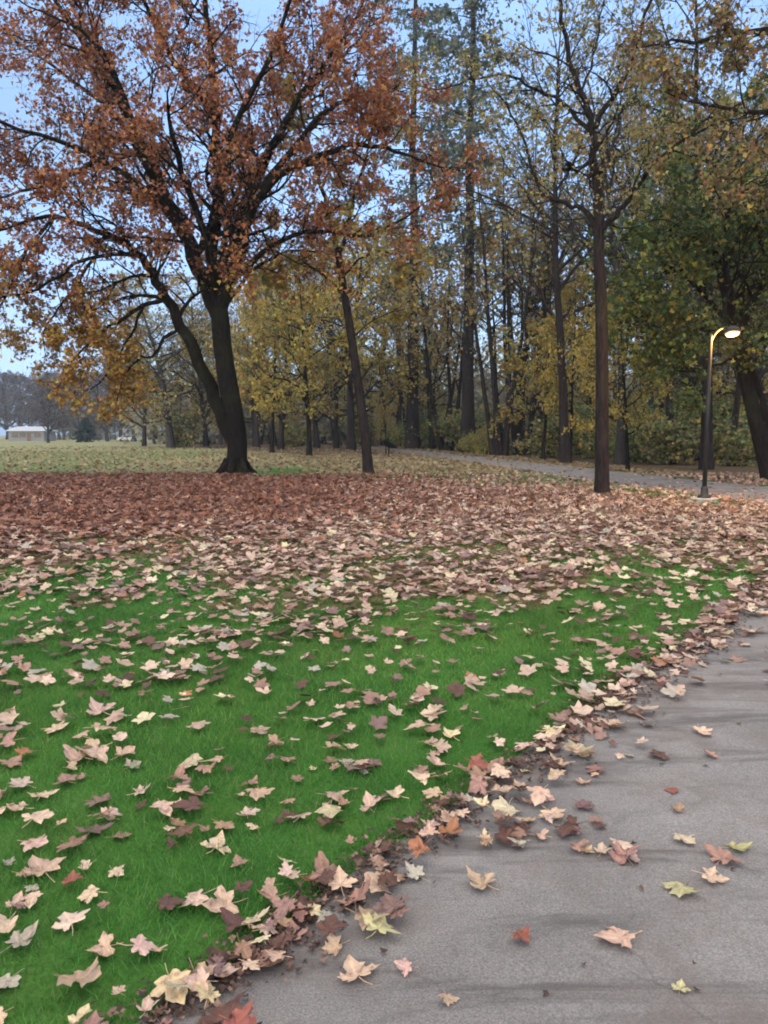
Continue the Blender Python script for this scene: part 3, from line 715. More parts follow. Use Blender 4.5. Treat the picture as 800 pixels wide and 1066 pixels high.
# ================================================================== ground layout
EDGE = [(-3.2, -2.0)] + [tuple(G(*p).xy) for p in [(150, 1062), (240, 1008), (330, 938), (430, 868), (530, 800), (620, 735), (700, 678), (765, 632), (800, 604)]] + \
       [(5.9, 10.8), (7.5, 14.2), (8.1, 17.5), (7.6, 21.5), (6.6, 27), (5.0, 39), (3.4, 52), (0.6, 72), (-4, 96)]
EY = np.array([p[1] for p in EDGE]); EX = np.array([p[0] for p in EDGE])
def edge_x(y): return np.interp(y, EY, EX)
def edge_dist(x, y):
    """signed distance to the path's near edge, + on the path"""
    y = np.asarray(y, float); e = edge_x(y); sl = (edge_x(y + .3) - edge_x(y - .3)) / .6
    return (x - e) / np.sqrt(1 + sl * sl)
PW = 3.6
LAMP_XY = G(733, 522)
def dens(x, y):
    x = np.asarray(x, float); y = np.asarray(y, float)
    s = edge_dist(x, y)
    yy = y + (vnoise(x, y, 3.0, 1) - .5) * 1.2 * np.where(y > 20, 3.0, 1) - .06 * np.clip(x, -6, 4) * (y > 6) + np.clip(x + 4, 0, 7) * 1.0 * np.clip((y - 18) / 5, 0, 1)
    d = np.interp(yy, [0, 3.0, 4.2, 5.5, 7.0, 8.3, 9.6, 11.5, 14, 27, 29.5, 31, 45, 70, 110], [28, 44, 64, 76, 90, 108, 130, 160, 160, 150, 125, 85, 75, 40, 12])
    cl = vnoise(x, y, .55, 2) * .6 + vnoise(x, y, 1.4, 4) * .4
    d = d * np.where(y < 11, np.clip(.35 + (cl - .25) * 2.6, np.interp(y, [6, 8.5], [.3, .75]), np.interp(y, [6, 8.5], [2.1, 1.35])), np.where(y < 29, .75 + .5 * cl, .4 + 1.2 * cl))
    # sparser toward the lower left of the lawn
    d = d * np.where((y > 4.0) & (y < 9.5), np.clip(.65 + .13 * (x + 4.5), .55, 1.1), 1)
    # field beyond the maple: less litter on the left, more by the path
    d = d * (1 - .55 * np.clip((x - 1.5) / 1.5, 0, 1) * np.clip((y - 5.5) / 1.2, 0, 1) * np.clip((9.8 - y) / 1.2, 0, 1))
    d = d * np.where((y > 15) & (y < 30), np.clip(1 - .75 * np.exp(-(np.abs(s) - .2) / 1.6) * (s < 0) * np.clip((y - 15) / 4, 0, 1), .2, 1), 1)
    d = np.where(y > 30, d * np.clip(.55 + .045 * (x + 6), .3, 1.7), d)
    # fresh green patch by the maple
    d = d * (1 - .93 * np.exp(-(((x + 4.2) / 1.3) ** 2 + ((y - 32) / 4.5) ** 2) ** 1.5))
    lawn = d + np.interp(y, [2, 4, 8], [150, 150, 130]) * np.exp(-np.abs(s) / .075)
    on = s > 0
    drift = np.interp(y, [2, 3.5, 5, 7, 9, 16, 30], [430, 410, 380, 300, 190, 90, 14]) * np.exp(-np.clip(s, 0, 9) / np.interp(y, [2, 3.5, 5, 6.5, 8, 10, 16, 26, 50], [.11, .11, .14, .20, .36, 1.0, .8, .3, .3]))
    drift = drift * np.clip(.2 + 1.7 * vnoise(x, y, .4, 6), .1, 1.6)
    patch = 170 * np.exp(-(((x - G(570, 0 + 862).x) / .22) ** 2 + ((y - G(570, 862).y) / .26) ** 2))
    pth = drift + patch + .5 + np.interp(y, [3, 4.5, 9, 14, 18, 22, 40], [.5, 3, 16, 30, 8, 2.5, 5])
    rt = np.clip((s - PW) / .3, 0, 1)
    out = np.where(on, np.where(s < PW, pth + 40 * np.exp(-(PW - s) / .3), 90 * rt), lawn)
    return out * np.where(np.hypot(x - LAMP_XY.x, y - LAMP_XY.y) < .36, .04, 1) * np.where(np.hypot((x - LAMP_XY.x), (y - LAMP_XY.y + .6) * .8) < .5, .35, 1)

# ground sheet
def ground():
    xs = np.unique(np.round(np.concatenate([np.arange(-16, 16, .3), np.arange(-70, 70.1, 2), np.arange(-1500, 1501, 50)]), 3))
    ys = np.unique(np.round(np.concatenate([np.arange(-6, 34, .3), np.arange(34, 120, 2), np.arange(-1500, 2001, 50)]), 3))
    X, Y = np.meshgrid(xs, ys); nx, ny = len(xs), len(ys)
    V = np.stack([X.ravel(), Y.ravel(), np.zeros(X.size)], 1)
    i = np.arange(nx - 1)[None] + (np.arange(ny - 1) * nx)[:, None]
    Fc = np.stack([i, i + 1, i + nx + 1, i + nx], -1).reshape(-1, 4)
    x, y = V[:, 0], V[:, 1]
    dd = dens(x, y)
    lit = np.where(y > 6.5, np.clip((dd - 60) / 70, 0, 1), 0)
    wood = np.clip((y - 52 - np.clip((-x - 2), 0, 40) * 1.9 + 3 * (vnoise(x, y, 6, 2) - .5)) / 4, 0, 1) * (x > -32)
    wood = np.maximum(wood, (edge_dist(x, y) > PW + .3).astype(float))
    lit = np.maximum(lit, wood * .9)
    straw = np.clip((y - 27) / 6, 0, 1) * .75
    straw = straw * (1 - .95 * np.exp(-(((x + 4.2) / 1.4) ** 2 + ((y - 32) / 4.7) ** 2) ** 1.5))
    straw = straw * np.where((x < -13) & (y < 75), .55, 1)
    red = np.clip((4.5 - x + .5 * (y - 20)) / 9, 0, 1) * (y < 31)
    me = mesh_np('ground', V, Fc, None, False, {'litter': lit, 'straw': straw, 'red': red, 'wood': wood})
    m, nt = newmat('lawn')
    tc = N(nt, 'ShaderNodeTexCoord')
    P = tc.outputs['Object']
    def noise(s, d=4.0, r=.6):
        n = N(nt, 'ShaderNodeTexNoise', Scale=s, Detail=d, Roughness=r); L(nt, P, n.inputs['Vector']); return n.outputs['Fac']
    g = ramp(nt, [(.3, (.032, .095, .018)), (.5, (.055, .155, .027)), (.72, (.10, .195, .042))]); L(nt, noise(1.3, 6), g.inputs[0])
    g2 = ramp(nt, [(.3, (.7, .7, .7)), (.7, (1.25, 1.25, 1.2))]); L(nt, noise(60, 4), g2.inputs[0])
    grass = mix(nt, 1.0, g.outputs[0], g2.outputs[0], 'MULTIPLY')
    st = ramp(nt, [(.35, (.15, .16, .07)), (.5, (.30, .26, .14)), (.68, (.42, .33, .20))]); L(nt, noise(2.2, 8, .75), st.inputs[0])
    a_s = N(nt, 'ShaderNodeAttribute', attribute_name='straw').outputs['Fac']
    col = mix(nt, a_s, grass, st.outputs[0])
    rd = ramp(nt, [(.3, (.045, .020, .014)), (.5, (.13, .055, .038)), (.7, (.25, .13, .09))]); L(nt, noise(9, 8, .8), rd.inputs[0])
    tn = ramp(nt, [(.3, (.06, .035, .022)), (.5, (.18, .10, .06)), (.7, (.34, .22, .14))]); L(nt, noise(9.5, 8, .8), tn.inputs[0])
    a_r = N(nt, 'ShaderNodeAttribute', attribute_name='red').outputs['Fac']
    lc = mix(nt, a_r, tn.outputs[0], rd.outputs[0])
    wd = ramp(nt, [(.3, (.03, .022, .014)), (.5, (.09, .06, .035)), (.7, (.15, .12, .05))]); L(nt, noise(3, 8, .8), wd.inputs[0])
    lc = mix(nt, N(nt, 'ShaderNodeAttribute', attribute_name='wood').outputs['Fac'], lc, wd.outputs[0])
    a_l = N(nt, 'ShaderNodeAttribute', attribute_name='litter').outputs['Fac']
    # break the boundary with noise
    ma = N(nt, 'ShaderNodeMath', operation='ADD'); L(nt, a_l, ma.inputs[0])
    sb = N(nt, 'ShaderNodeMath', operation='MULTIPLY_ADD'); L(nt, noise(7, 6, .7), sb.inputs[0]); sb.inputs[1].default_value = 1.4; sb.inputs[2].default_value = -.7
    L(nt, sb.outputs[0], ma.inputs[1])
    rr = ramp(nt, [(.35, (0, 0, 0)), (.62, (1, 1, 1))]); L(nt, ma.outputs[0], rr.inputs[0])
    col = mix(nt, rr.outputs[0], col, lc)
    p = N(nt, 'ShaderNodeBsdfPrincipled', Roughness=.95); p.inputs['Specular IOR Level'].default_value = .1
    L(nt, col, p.inputs['Base Color'])
    b = N(nt, 'ShaderNodeBump', Strength=.8, Distance=.04); L(nt, noise(25, 6, .7), b.inputs['Height']); L(nt, b.outputs[0], p.inputs['Normal'])
    o = N(nt, 'ShaderNodeOutputMaterial'); L(nt, p.outputs[0], o.inputs['Surface'])
    tag(link('ground', me, m), kind='structure')
ground()

# path
def path():
    ys = np.concatenate([np.arange(-2, 12, .12), np.arange(12, 96, .7)])
    V = []; Fc = []
    for k, y in enumerate(ys):
        e = np.array([float(edge_x(y)), y]); t = np.array([float(edge_x(y + .8) - edge_x(y - .8)), 1.6]); t /= np.linalg.norm(t)
        nrm = np.array([t[1], -t[0]])
        jl = .035 * (float(vnoise(y, 0, .3, 7)) - .5) + .04 * (float(vnoise(y, 5, 1.1, 7)) - .5)
        jr = .05 * (float(vnoise(y, 9, .5, 7)) - .5)
        for j, (s, z) in enumerate([(jl - .03, -.004), (jl, .006), (.9, .010), (PW * .5, .014), (PW - .9, .010), (PW + jr, .006), (PW + jr + .03, -.004)]):
            q = e + nrm * s; V.append((q[0], q[1], z))
        if k:
            b = (k - 1) * 7
            for j in range(6): Fc.append((b + j, b + 7 + j, b + 8 + j, b + 1 + j))
    me = mesh_py('path', V, Fc, True)
    m, nt = newmat('asphalt')
    tc = N(nt, 'ShaderNodeTexCoord'); P = tc.outputs['Object']
    def noise(s, d=4.0, r=.6, vec=None, dist=0.0):
        n = N(nt, 'ShaderNodeTexNoise', Scale=s, Detail=d, Roughness=r, Distortion=dist); L(nt, vec or P, n.inputs['Vector']); return n.outputs['Fac']
    base = ramp(nt, [(.3, (.155, .140, .127)), (.7, (.270, .246, .224))]); L(nt, noise(1.1, 5), base.inputs[0])
    fine = ramp(nt, [(.32, (.55, .55, .55)), (.5, (1, 1, 1)), (.72, (1.55, 1.55, 1.58))]); L(nt, noise(150, 3, .8), fine.inputs[0])
    col = mix(nt, 1.0, base.outputs[0], fine.outputs[0], 'MULTIPLY')
    vo = N(nt, 'ShaderNodeTexVoronoi', Scale=70.0); L(nt, P, vo.inputs['Vector'])
    vr = ramp(nt, [(.10, (1, 1, 1)), (.22, (0, 0, 0))]); L(nt, vo.outputs['Distance'], vr.inputs[0])
    sel = ramp(nt, [(.55, (0, 0, 0)), (.62, (.5, .5, .5))]); L(nt, noise(18, 2), sel.inputs[0])
    st = mix(nt, 1.0, vr.outputs[0], sel.outputs[0], 'MULTIPLY')
    col = mix(nt, st, col, (.30, .29, .28))
    # dark stretched streaks and brownish organic stains running across the path
    mp = N(nt, 'ShaderNodeMapping'); mp.inputs['Rotation'].default_value = (0, 0, math.radians(30)); mp.inputs['Scale'].default_value = (.6, 3.0, 1)
    L(nt, P, mp.inputs['Vector'])
    s1 = ramp(nt, [(.49, (0, 0, 0)), (.62, (.75, .75, .75))]); L(nt, noise(1.2, 9, .72, mp.outputs[0], 1.2), s1.inputs[0])
    col = mix(nt, s1.outputs[0], col, (.085, .074, .067))
    s2 = ramp(nt, [(.50, (0, 0, 0)), (.66, (.55, .55, .55))]); L(nt, noise(1.7, 6, .7), s2.inputs[0])
    col = mix(nt, s2.outputs[0], col, (.15, .115, .095))
    # hairline cracks
    wv = N(nt, 'ShaderNodeTexNoise', Scale=2.5, Detail=6.0); L(nt, P, wv.inputs['Vector'])
    wa = N(nt, 'ShaderNodeVectorMath', operation='MULTIPLY_ADD'); L(nt, wv.outputs['Color'], wa.inputs[0]); wa.inputs[1].default_value = (.55, .55, 0); L(nt, P, wa.inputs[2])
    vc = N(nt, 'ShaderNodeTexVoronoi', Scale=.75, feature='DISTANCE_TO_EDGE'); L(nt, wa.outputs[0], vc.inputs['Vector'])
    cr = ramp(nt, [(.0015, (.30, .30, .30)), (.006, (0, 0, 0))]); L(nt, vc.outputs['Distance'], cr.inputs[0])
    cm = ramp(nt, [(.45, (0, 0, 0)), (.6, (1, 1, 1))]); L(nt, noise(1.6, 3), cm.inputs[0])
    col = mix(nt, mix(nt, 1.0, cr.outputs[0], cm.outputs[0], 'MULTIPLY'), col, (.045, .038, .032))
    p = N(nt, 'ShaderNodeBsdfPrincipled', Roughness=.78); p.inputs['Specular IOR Level'].default_value = .4
    L(nt, col, p.inputs['Base Color'])
    b = N(nt, 'ShaderNodeBump', Strength=.7, Distance=.006); L(nt, noise(140, 4, .8), b.inputs['Height']); L(nt, b.outputs[0], p.inputs['Normal'])
    o = N(nt, 'ShaderNodeOutputMaterial'); L(nt, p.outputs[0], o.inputs['Surface'])
    tag(link('path', me, m), kind='structure')
path()
# river glimpsed through the trees at right
def river():
    m, nt = newmat('river_water')
    p = N(nt, 'ShaderNodeBsdfPrincipled', Roughness=.12); p.inputs['Base Color'].default_value = (.03, .045, .05, 1)
    tc = N(nt, 'ShaderNodeTexCoord'); n = N(nt, 'ShaderNodeTexNoise', Scale=1.5, Detail=4.0); L(nt, tc.outputs['Object'], n.inputs['Vector'])
    b = N(nt, 'ShaderNodeBump', Strength=.3, Distance=.1); L(nt, n.outputs['Fac'], b.inputs['Height']); L(nt, b.outputs[0], p.inputs['Normal'])
    o = N(nt, 'ShaderNodeOutputMaterial'); L(nt, p.outputs[0], o.inputs['Surface'])
    V = []; Fc = []
    for k, x in enumerate(np.arange(18, 120, 3.0)):
        a = 58 + .15 * (x - 18) + 1.5 * math.sin(x * .4); V += [(x, a, .02), (x, a + 14 + math.sin(x), .02)]
        if k: b_ = 2 * k - 2; Fc.append((b_, b_ + 2, b_ + 3, b_ + 1))
    tag(link('river', mesh_py('river', V, Fc), m), kind='structure')
river()

# ================================================================== grass blades
def grass():
    R = np.random.RandomState(4)
    parts = []
    for y0, y1, dn, w, h in ((1.3, 4.0, 7500, .0030, .040), (4.0, 7.0, 3800, .0045, .045), (7.0, 12.0, 1300, .007, .05)):
        xa, xb = -.56 * y1 - .3, .56 * y1 + .3
        n = int((xb - xa) * (y1 - y0) * dn)
        x = R.uniform(xa, xb, n); y = R.uniform(y0, y1, n)
        tuft = .55 + .9 * vnoise(x, y, .12, 5)
        k = (np.abs(x) < .56 * y + .35) & (edge_dist(x, y) < .015 + .03 * (vnoise(x, y, .1, 2) - .5) * 2) & (R.rand(n) < tuft)
        parts.append((x[k], y[k], np.full(k.sum(), w), np.full(k.sum(), h)))
    x, y, w, h = [np.concatenate([p[i] for p in parts]) for i in range(4)]
    n = len(x)
    h = h * R.uniform(.55, 1.25, n) * (.6 + .8 * vnoise(x, y, .5, 3)); w = w * R.uniform(.7, 1.3, n)
    a = R.rand(n) * 2 * PI; la = R.rand(n) * 2 * PI; ln = h * R.uniform(.2, 1.0, n)
    dx, dy = np.cos(a) * w / 2, np.sin(a) * w / 2
    tx, ty = x + np.cos(la) * ln, y + np.sin(la) * ln
    V = np.empty((n, 3, 3))
    V[:, 0] = np.stack([x - dx, y - dy, np.full(n, -.002)], 1); V[:, 1] = np.stack([x + dx, y + dy, np.full(n, -.002)], 1)
    V[:, 2] = np.stack([tx, ty, h * .8], 1)
    base = np.array([(.078, .218, .035), (.105, .245, .042), (.054, .165, .030), (.20, .235, .085)])
    col = base[R.choice(4, n, p=[.35, .3, .25, .1])] * (.75 + .55 * vnoise(x, y, .9, 9))[:, None] * np.stack([.8 + .5 * vnoise(x, y, 1.7, 12), np.ones(n), np.ones(n)], 1) * (1 + R.normal(0, .15, (n, 1)))
    me = mesh_np('grass', V.reshape(-1, 3), np.arange(n * 3).reshape(-1, 3), np.repeat(np.clip(col, .005, 1), 3, 0))
    o = link('grass', me, M_BLADE)
    tag(o, 'short bright green lawn grass growing up to the path edge', 'grass', kind='stuff')
    print('blades', n)
grass()

# ================================================================== fallen leaves
def outline(full=True, seed=0):
    rng = random.Random(seed)
    half = [(.10, -.30), (.22, -.43), (.50, -.44), (.50, -.28), (.50, -.14), (.66, -.10), (.80, .00), (.97, .20), (.78, .27), (.70, .44), (.55, .36), (.40, .32),
            (.42, .48), (.50, .64), (.30, .70), (.17, .84)]
    R_ = [(x * (1 + rng.gauss(0, .05)), y * (1 + rng.gauss(0, .05))) for x, y in half]
    Lh = [(-x * (1 + rng.gauss(0, .05)), y * (1 + rng.gauss(0, .05))) for x, y in half]
    return [(0, -.24)] + R_ + [(0, 1.05)] + Lh[::-1]
def near_leaf(seed, cr=1.0):
    """palmate leaf with mid ring, folded lobes, curl and a stalk. one mesh"""
    rng = random.Random(seed)
    ol = outline(seed=seed); n = len(ol)
    la = [rng.uniform(.72, 1.12) for _ in range(6)]
    ol = [(x * la[int((math.atan2(y, x) + PI) / (2 * PI) * 5.99)], y * la[int((math.atan2(y, x) + PI) / (2 * PI) * 5.99)]) for x, y in ol]
    cx, cy = 0, -.04
    c1, c2, tw = rng.uniform(-.2, .50) * cr, rng.uniform(-.3, .5) * cr, rng.uniform(-.4, .4) * cr
    axis = rng.uniform(0, PI)
    amp = rng.uniform(.06, .17) * cr; ph = rng.uniform(0, 6)
    def z(x, y):
        u = x * math.cos(axis) + y * math.sin(axis); v = -x * math.sin(axis) + y * math.cos(axis)
        return c1 * u * u + c2 * v * v * .6 + tw * u * v * .5 + amp * math.sin(3.1 * x + ph) * math.cos(2.7 * y + ph)
    tips = [(0, 1.05), (.98, .24), (-.98, .24), (.5, -.44), (-.5, -.44)]
    V = []; vein = []
    def put(x, y, fold):
        V.append((x, y, z(x, y) + fold)); 
        # closeness to a main vein
        best = 9
        for tx, ty in tips:
            L2 = math.hypot(tx, ty - cy); ux, uy = tx / L2, (ty - cy) / L2
            a = x * ux + (y - cy) * uy
            if a > 0: best = min(best, abs(-x * uy + (y - cy) * ux))
        vein.append(max(0, 1 - best / .07))
    rings = [.25, .5, .75, 1.0]
    put(cx, cy, 0)
    for f in rings:
        for (x, y) in ol:
            px, py = cx + (x - cx) * f, cy + (y - cy) * f
            r = math.hypot(x, y)
            put(px, py, (.09 * (1 - min(1, r)) * f + rng.gauss(0, .012) * f))
    Fc = []
    for i in range(n): Fc.append((0, 1 + i, 1 + (i + 1) % n))
    for k in range(len(rings) - 1):
        for i in range(n):
            a = 1 + k * n + i; b = 1 + k * n + (i + 1) % n
            Fc.append((a, a + n, b + n)); Fc.append((a, b + n, b))
    # stalk
    b = len(V); bend = rng.uniform(-.3, .3)
    for i, (sx, sy) in enumerate([(0, -.22), (bend * .3, -.55), (bend, -.95)]):
        zz = z(0, -.2) + (.03, .01, .04)[i] + .0
        for (ox, oz) in ((-.018, 0), (.018, 0), (0, .03)):
            V.append((sx + ox, sy, zz + oz)); vein.append(.6)
    for i in range(2):
        for k in range(3):
            a = b + i * 3 + k; c = b + i * 3 + (k + 1) % 3
            Fc.append((a, c, c + 3)); Fc.append((a, c + 3, a + 3))
    V = np.array(V)
    V[:, 2] = np.clip(V[:, 2], -.45, .5)
    V[:, 2] -= V[:, 2].min()
    return mesh_np('maple_leaf', V, np.array(Fc), None, True, {'vein': vein})
NEAR = [near_leaf(500 + i) for i in range(16)] + [near_leaf(540 + i, 1.6) for i in range(7)]
def lod_leaf():
    tips = [(0, -.24), (.50, -.42), (.48, -.12), (.95, .22), (.66, .42), (.38, .32), (.46, .64), (0, 1.0), (-.46, .64), (-.38, .32), (-.66, .42), (-.95, .22), (-.48, -.12), (-.50, -.42)]
    V = [(0, 0, 0)] + [(x, y, .05 * math.hypot(x, y)) for x, y in tips]; n = len(tips)
    return np.array(V), np.array([(0, 1 + i, 1 + (i + 1) % n) for i in range(n)])
T_LOD = lod_leaf()
T_FAR = (np.array([(0, 0, 0), (.45, -.4, .05), (.33, 0, 0), (.95, .25, .1), (.28, .28, 0), (0, 1.0, .1), (-.28, .28, 0), (-.95, .25, .1), (-.33, 0, 0), (-.45, -.4, .05)], float),
         np.array([(0, 1, 2), (0, 2, 3), (0, 3, 4), (0, 4, 5), (0, 5, 6), (0, 6, 7), (0, 7, 8), (0, 8, 9), (0, 9, 1)]))

COLS = {'pinkish tan': (.50, .34, .25), 'pale tan': (.60, .43, .32), 'pale yellow': (.62, .52, .32), 'light brown': (.34, .20, .15),
        'dark brown': (.12, .060, .045), 'purplish brown': (.24, .145, .13), 'rusty orange': (.36, .155, .08), 'reddish': (.30, .105, .075), 'greyish tan': (.42, .36, .29), 'greenish yellow': (.46, .42, .22)}
RL = np.random.RandomState(42); rl = random.Random(42)
pts = []   # x, y, size, colour, special label
HAND = [  # px, py, size m, colour, label (None = worked out below)
 (710, 872, .12, 'pale yellow', 'pale yellow maple leaf lying alone on the path, above the two overlapping leaves'),
 (752, 894, .14, 'light brown', 'light brown leaf overlapping a greenish one on the right of the path'),
 (766, 882, .11, 'greenish yellow', 'greenish yellow leaf tucked behind a light brown one on the path'),
 (712, 925, .13, 'greenish yellow', 'broad greenish yellow leaf alone on the path below the overlapping pair'),
 (541, 976, .08, 'reddish', 'small red leaf lying alone on the path asphalt'),
 (648, 976, .15, 'pinkish tan', 'pinkish tan leaf lying alone near the bottom middle of the path'),
 (708, 1028, .06, 'greenish yellow', 'tiny greenish yellow leaf nearest the bottom edge on the path'),
 (393, 972, .14, 'greenish yellow', 'greenish yellow leaf on the path beside the edge drift'),
 (372, 1016, .14, 'pale tan', 'large pale tan leaf on the path near the bottom, below the greenish yellow leaf'),
 (424, 1006, .07, 'pale tan', 'small pale tan leaf on path asphalt right of the greenish yellow leaf'),
 (465, 1038, .06, 'pinkish tan', 'small pinkish tan leaf by itself at the bottom of the path'),
 (689, 786, .14, 'dark brown', 'curled dark brown leaf on the path, beside a light brown one'),
 (730, 760, .16, 'pale tan', 'wide pale tan leaf on the path above the curled dark brown one'),
 (703, 822, .08, 'reddish', 'small red brown leaf in the middle of the path'),
 (742, 786, .09, 'light brown', 'light brown leaf by the curled dark brown leaf on the path'),
 (655, 786, .07, 'greyish tan', 'small greyish tan leaf left of the curled dark brown leaf'),
 (468, 868, .13, 'rusty orange', 'rusty orange leaf in the leaf drift at the path edge'),
 (410, 952, .14, 'purplish brown', 'dark purplish leaf in the drift just above the greenish yellow leaf'),
 (372, 940, .14, 'light brown', None), (395, 925, .13, 'pale tan', None), (355, 925, .12, 'pale tan', None),
 (105, 742, .20, 'pinkish tan', 'broad pinkish leaf at the left of the lawn, farthest of the large ones'),
 (58, 758, .17, 'pale tan', None), (202, 796, .17, 'pale yellow', None), (150, 752, .13, 'purplish brown', None), (175, 750, .12, 'light brown', None),
 (100, 787, .19, 'pale tan', None), (128, 786, .15, 'pinkish tan', None), (345, 846, .15, 'pale yellow', 'yellow edged leaf on the lawn, alone left of the path drift'),
 (200, 843, .15, 'dark brown', 'dark curled leaf on the lawn above two pale tan leaves'), (232, 860, .12, 'light brown', None), (224, 882, .14, 'pale tan', None),
 (270, 828, .13, 'pinkish tan', None), (145, 990, .13, 'pale tan', 'pale tan leaf alone on the lawn near the bottom'), (82, 1022, .16, 'pinkish tan', 'pinkish tan leaf at the very bottom left of the lawn'),
 (74, 962, .13, 'pale tan', 'pale tan curled leaf on the lower left lawn'), (20, 981, .11, 'greyish tan', 'greyish leaf at the left edge of the lawn near the bottom'), (45, 907, .17, 'pinkish tan', 'broad pinkish leaf on the lawn near the left edge'),
 (205, 938, .13, 'pale tan', None), (235, 942, .15, 'pinkish tan', None), (38, 858, .15, 'pale tan', None), (35, 878, .15, 'pinkish tan', None), (75, 880, .14, 'light brown', None), (95, 865, .16, 'purplish brown', None),
 (120, 905, .08, 'pale tan', None), (20, 843, .13, 'pale tan', None), (10, 795, .14, 'light brown', None), (8, 748, .13, 'pale tan', None), (455, 795, .14, 'pale tan', None), (458, 810, .13, 'pinkish tan', None),
 (470, 765, .13, 'pale yellow', None), (395, 832, .14, 'purplish brown', None), (8, 1020, .10, 'greyish tan', None), (325, 920, .11, 'reddish', 'reddish brown leaf where the lawn meets the drift'),
 (270, 760, .15, 'pinkish tan', None), (348, 768, .13, 'dark brown', None), (362, 792, .09, 'greyish tan', None), (252, 992, .08, 'light brown', None), (250, 898, .07, 'light brown', None),
 (580, 712, .10, 'pale yellow', None), (235, 1000, .12, 'dark brown', None), (180, 1030, .13, 'pale tan', None), (205, 1022, .13, 'pinkish tan', None), (232, 1015, .13, 'pale tan', None),
]
for px, py, s, c, lb in HAND:
    g = G(px, py, .02); pts.append((g.x, g.y, s, c, lb))
hx = np.array([p[0] for p in pts]); hy = np.array([p[1] for p in pts])
# random leaves from the density field
zones = [(1.2, 7.0, -4.5, 6.5), (7.0, 14.0, -9, 11), (14, 30.5, -19, 17), (30.5, 70, -36, 18), (70, 110, -48, 6)]
massx = []; massy = []; masss = []
names_l = list(COLS)
for zi, (y0, y1, xa, xb) in enumerate(zones):
    f = (1, 1, .62, .30, .12)[zi]
    dmax = 560.0
    n = int((y1 - y0) * (xb - xa) * dmax * f)
    x = RL.uniform(xa, xb, n); y = RL.uniform(y0, y1, n)
    k = (RL.rand(n) * dmax < dens(x, y)) & (np.abs(x) < .53 * y + 2.5)
    if zi == 3: k &= (x < edge_x(y) + 6)
    x, y = x[k], y[k]
    if zi == 0:
        for a, b in zip(x, y):
            s = edge_dist(a, b)
            near = np.hypot(hx - a, hy - b).min()
            if near < (.06 if s < -.15 else .10 if s > .45 else .025): continue
            pal = ['pinkish tan', 'pale tan', 'light brown', 'purplish brown', 'dark brown', 'pale yellow', 'greyish tan', 'rusty orange', 'reddish', 'greenish yellow']
            w = [5, 5, 4.5, .9, 2.0, .9, .9, .2, .15, .05] if s < -.1 else [5, 3.0, 5.5, 2.2, 4.5, .4, .8, .4, .3, .1]
            c = rl.choices(pal, w)[0]
            small = rl.random() < .35
            pts.append((a, b, rl.uniform(.045, .085) if small else min(.16, max(.08, rl.gauss(.117, .024))) * (.88 if b < 2.9 else 1), c, None))
    else:
        massx.append(x); massy.append(y); masss.append(np.where(RL.rand(len(x)) < .25, RL.uniform(.06, .1, len(x)), RL.uniform(.10, .18, len(x))) * (1, 1, 1.12, 1.6, 2.2)[zi])
# choose the 300 that show largest as individuals
info = []
for i, (x, y, s, c, lb) in enumerate(pts):
    px, py, dep = proj(x, y, .02)
    vis = -15 < px < 815 and py < 1085
    info.append((s / dep ** 2 * 100 if vis else -1, vis, px, py))
order = sorted([i for i in range(len(pts)) if info[i][1]], key=lambda i: (pts[i][4] is None, -(info[i][3] + 60 * (pts[i][2] / .13))))
chosen = set(order[:300])
print('near leaves', len(pts), 'visible', len(order))
def zpos(x, y, s, rg_):
    e = float(edge_dist(x, y))
    if e < -.02: return .010 + .014 * rg_.random() + (.02 * rg_.random() if e > -.2 else 0)
    return .012 + (.035 * rg_.random() if e < .3 else .006 * rg_.random())
def words(k):
    o = ['', 'first', 'second', 'third', 'fourth', 'fifth', 'sixth', 'seventh', 'eighth', 'ninth', 'tenth', 'eleventh', 'twelfth', 'thirteenth', 'fourteenth', 'fifteenth', 'sixteenth', 'seventeenth', 'eighteenth', 'nineteenth', 'twentieth']
    return o[k] if k <= 20 else 'twenty ' + o[k - 20]
cells = {}
leafobs = []
for i in order[:300]:
    x, y, s, c, lb = pts[i]
    px, py = info[i][2], info[i][3]
    o = bpy.data.objects.new('maple_leaf', NEAR[rl.randrange(len(NEAR))]); C.objects.link(o)
    if not o.data.materials: o.data.materials.append(M_LEAF)
    k = s / 1.9
    o.scale = (k, k * rl.uniform(.88, 1.08), k * rl.uniform(.6, 1.5))
    o.rotation_mode = 'XYZ'
    tilt = .22 if abs(float(edge_dist(x, y))) > .3 else .42
    o.rotation_euler = (rl.gauss(0, tilt * .5), rl.gauss(0, tilt * .5), rl.uniform(0, 2 * PI))
    z = zpos(x, y, s, rl)
    o.location = (x, y, z)
    b = COLS[c]; j = 1 + rl.gauss(0, .10)
    o.color = (b[0] * j, b[1] * j * (1 + rl.gauss(0, .04)), b[2] * j * (1 + rl.gauss(0, .06)), 1)
    o['category'] = 'leaf'; o['group'] = 'maple leaves fallen on the near lawn and path'
    size = 'small ' if s < .088 else ''
    e = float(edge_dist(x, y))
    if lb: o['label'] = lb
    else:
        if e > .45: cell = (size + c, 'path asphalt')
        elif e > -.12:
            cell = (size + c, 'path edge drift', 'nearest' if py > 960 else 'near' if py > 880 else 'middle' if py > 800 else 'upper' if py > 740 else 'far')
        else:
            row = 'bottom' if py > 930 else 'lower' if py > 840 else 'middle' if py > 780 else 'upper'
            cell = (size + c, 'lawn', row, 'left' if px < 200 else 'central' if px < 400 else 'right')
        cells.setdefault(cell, []).append((px, o))
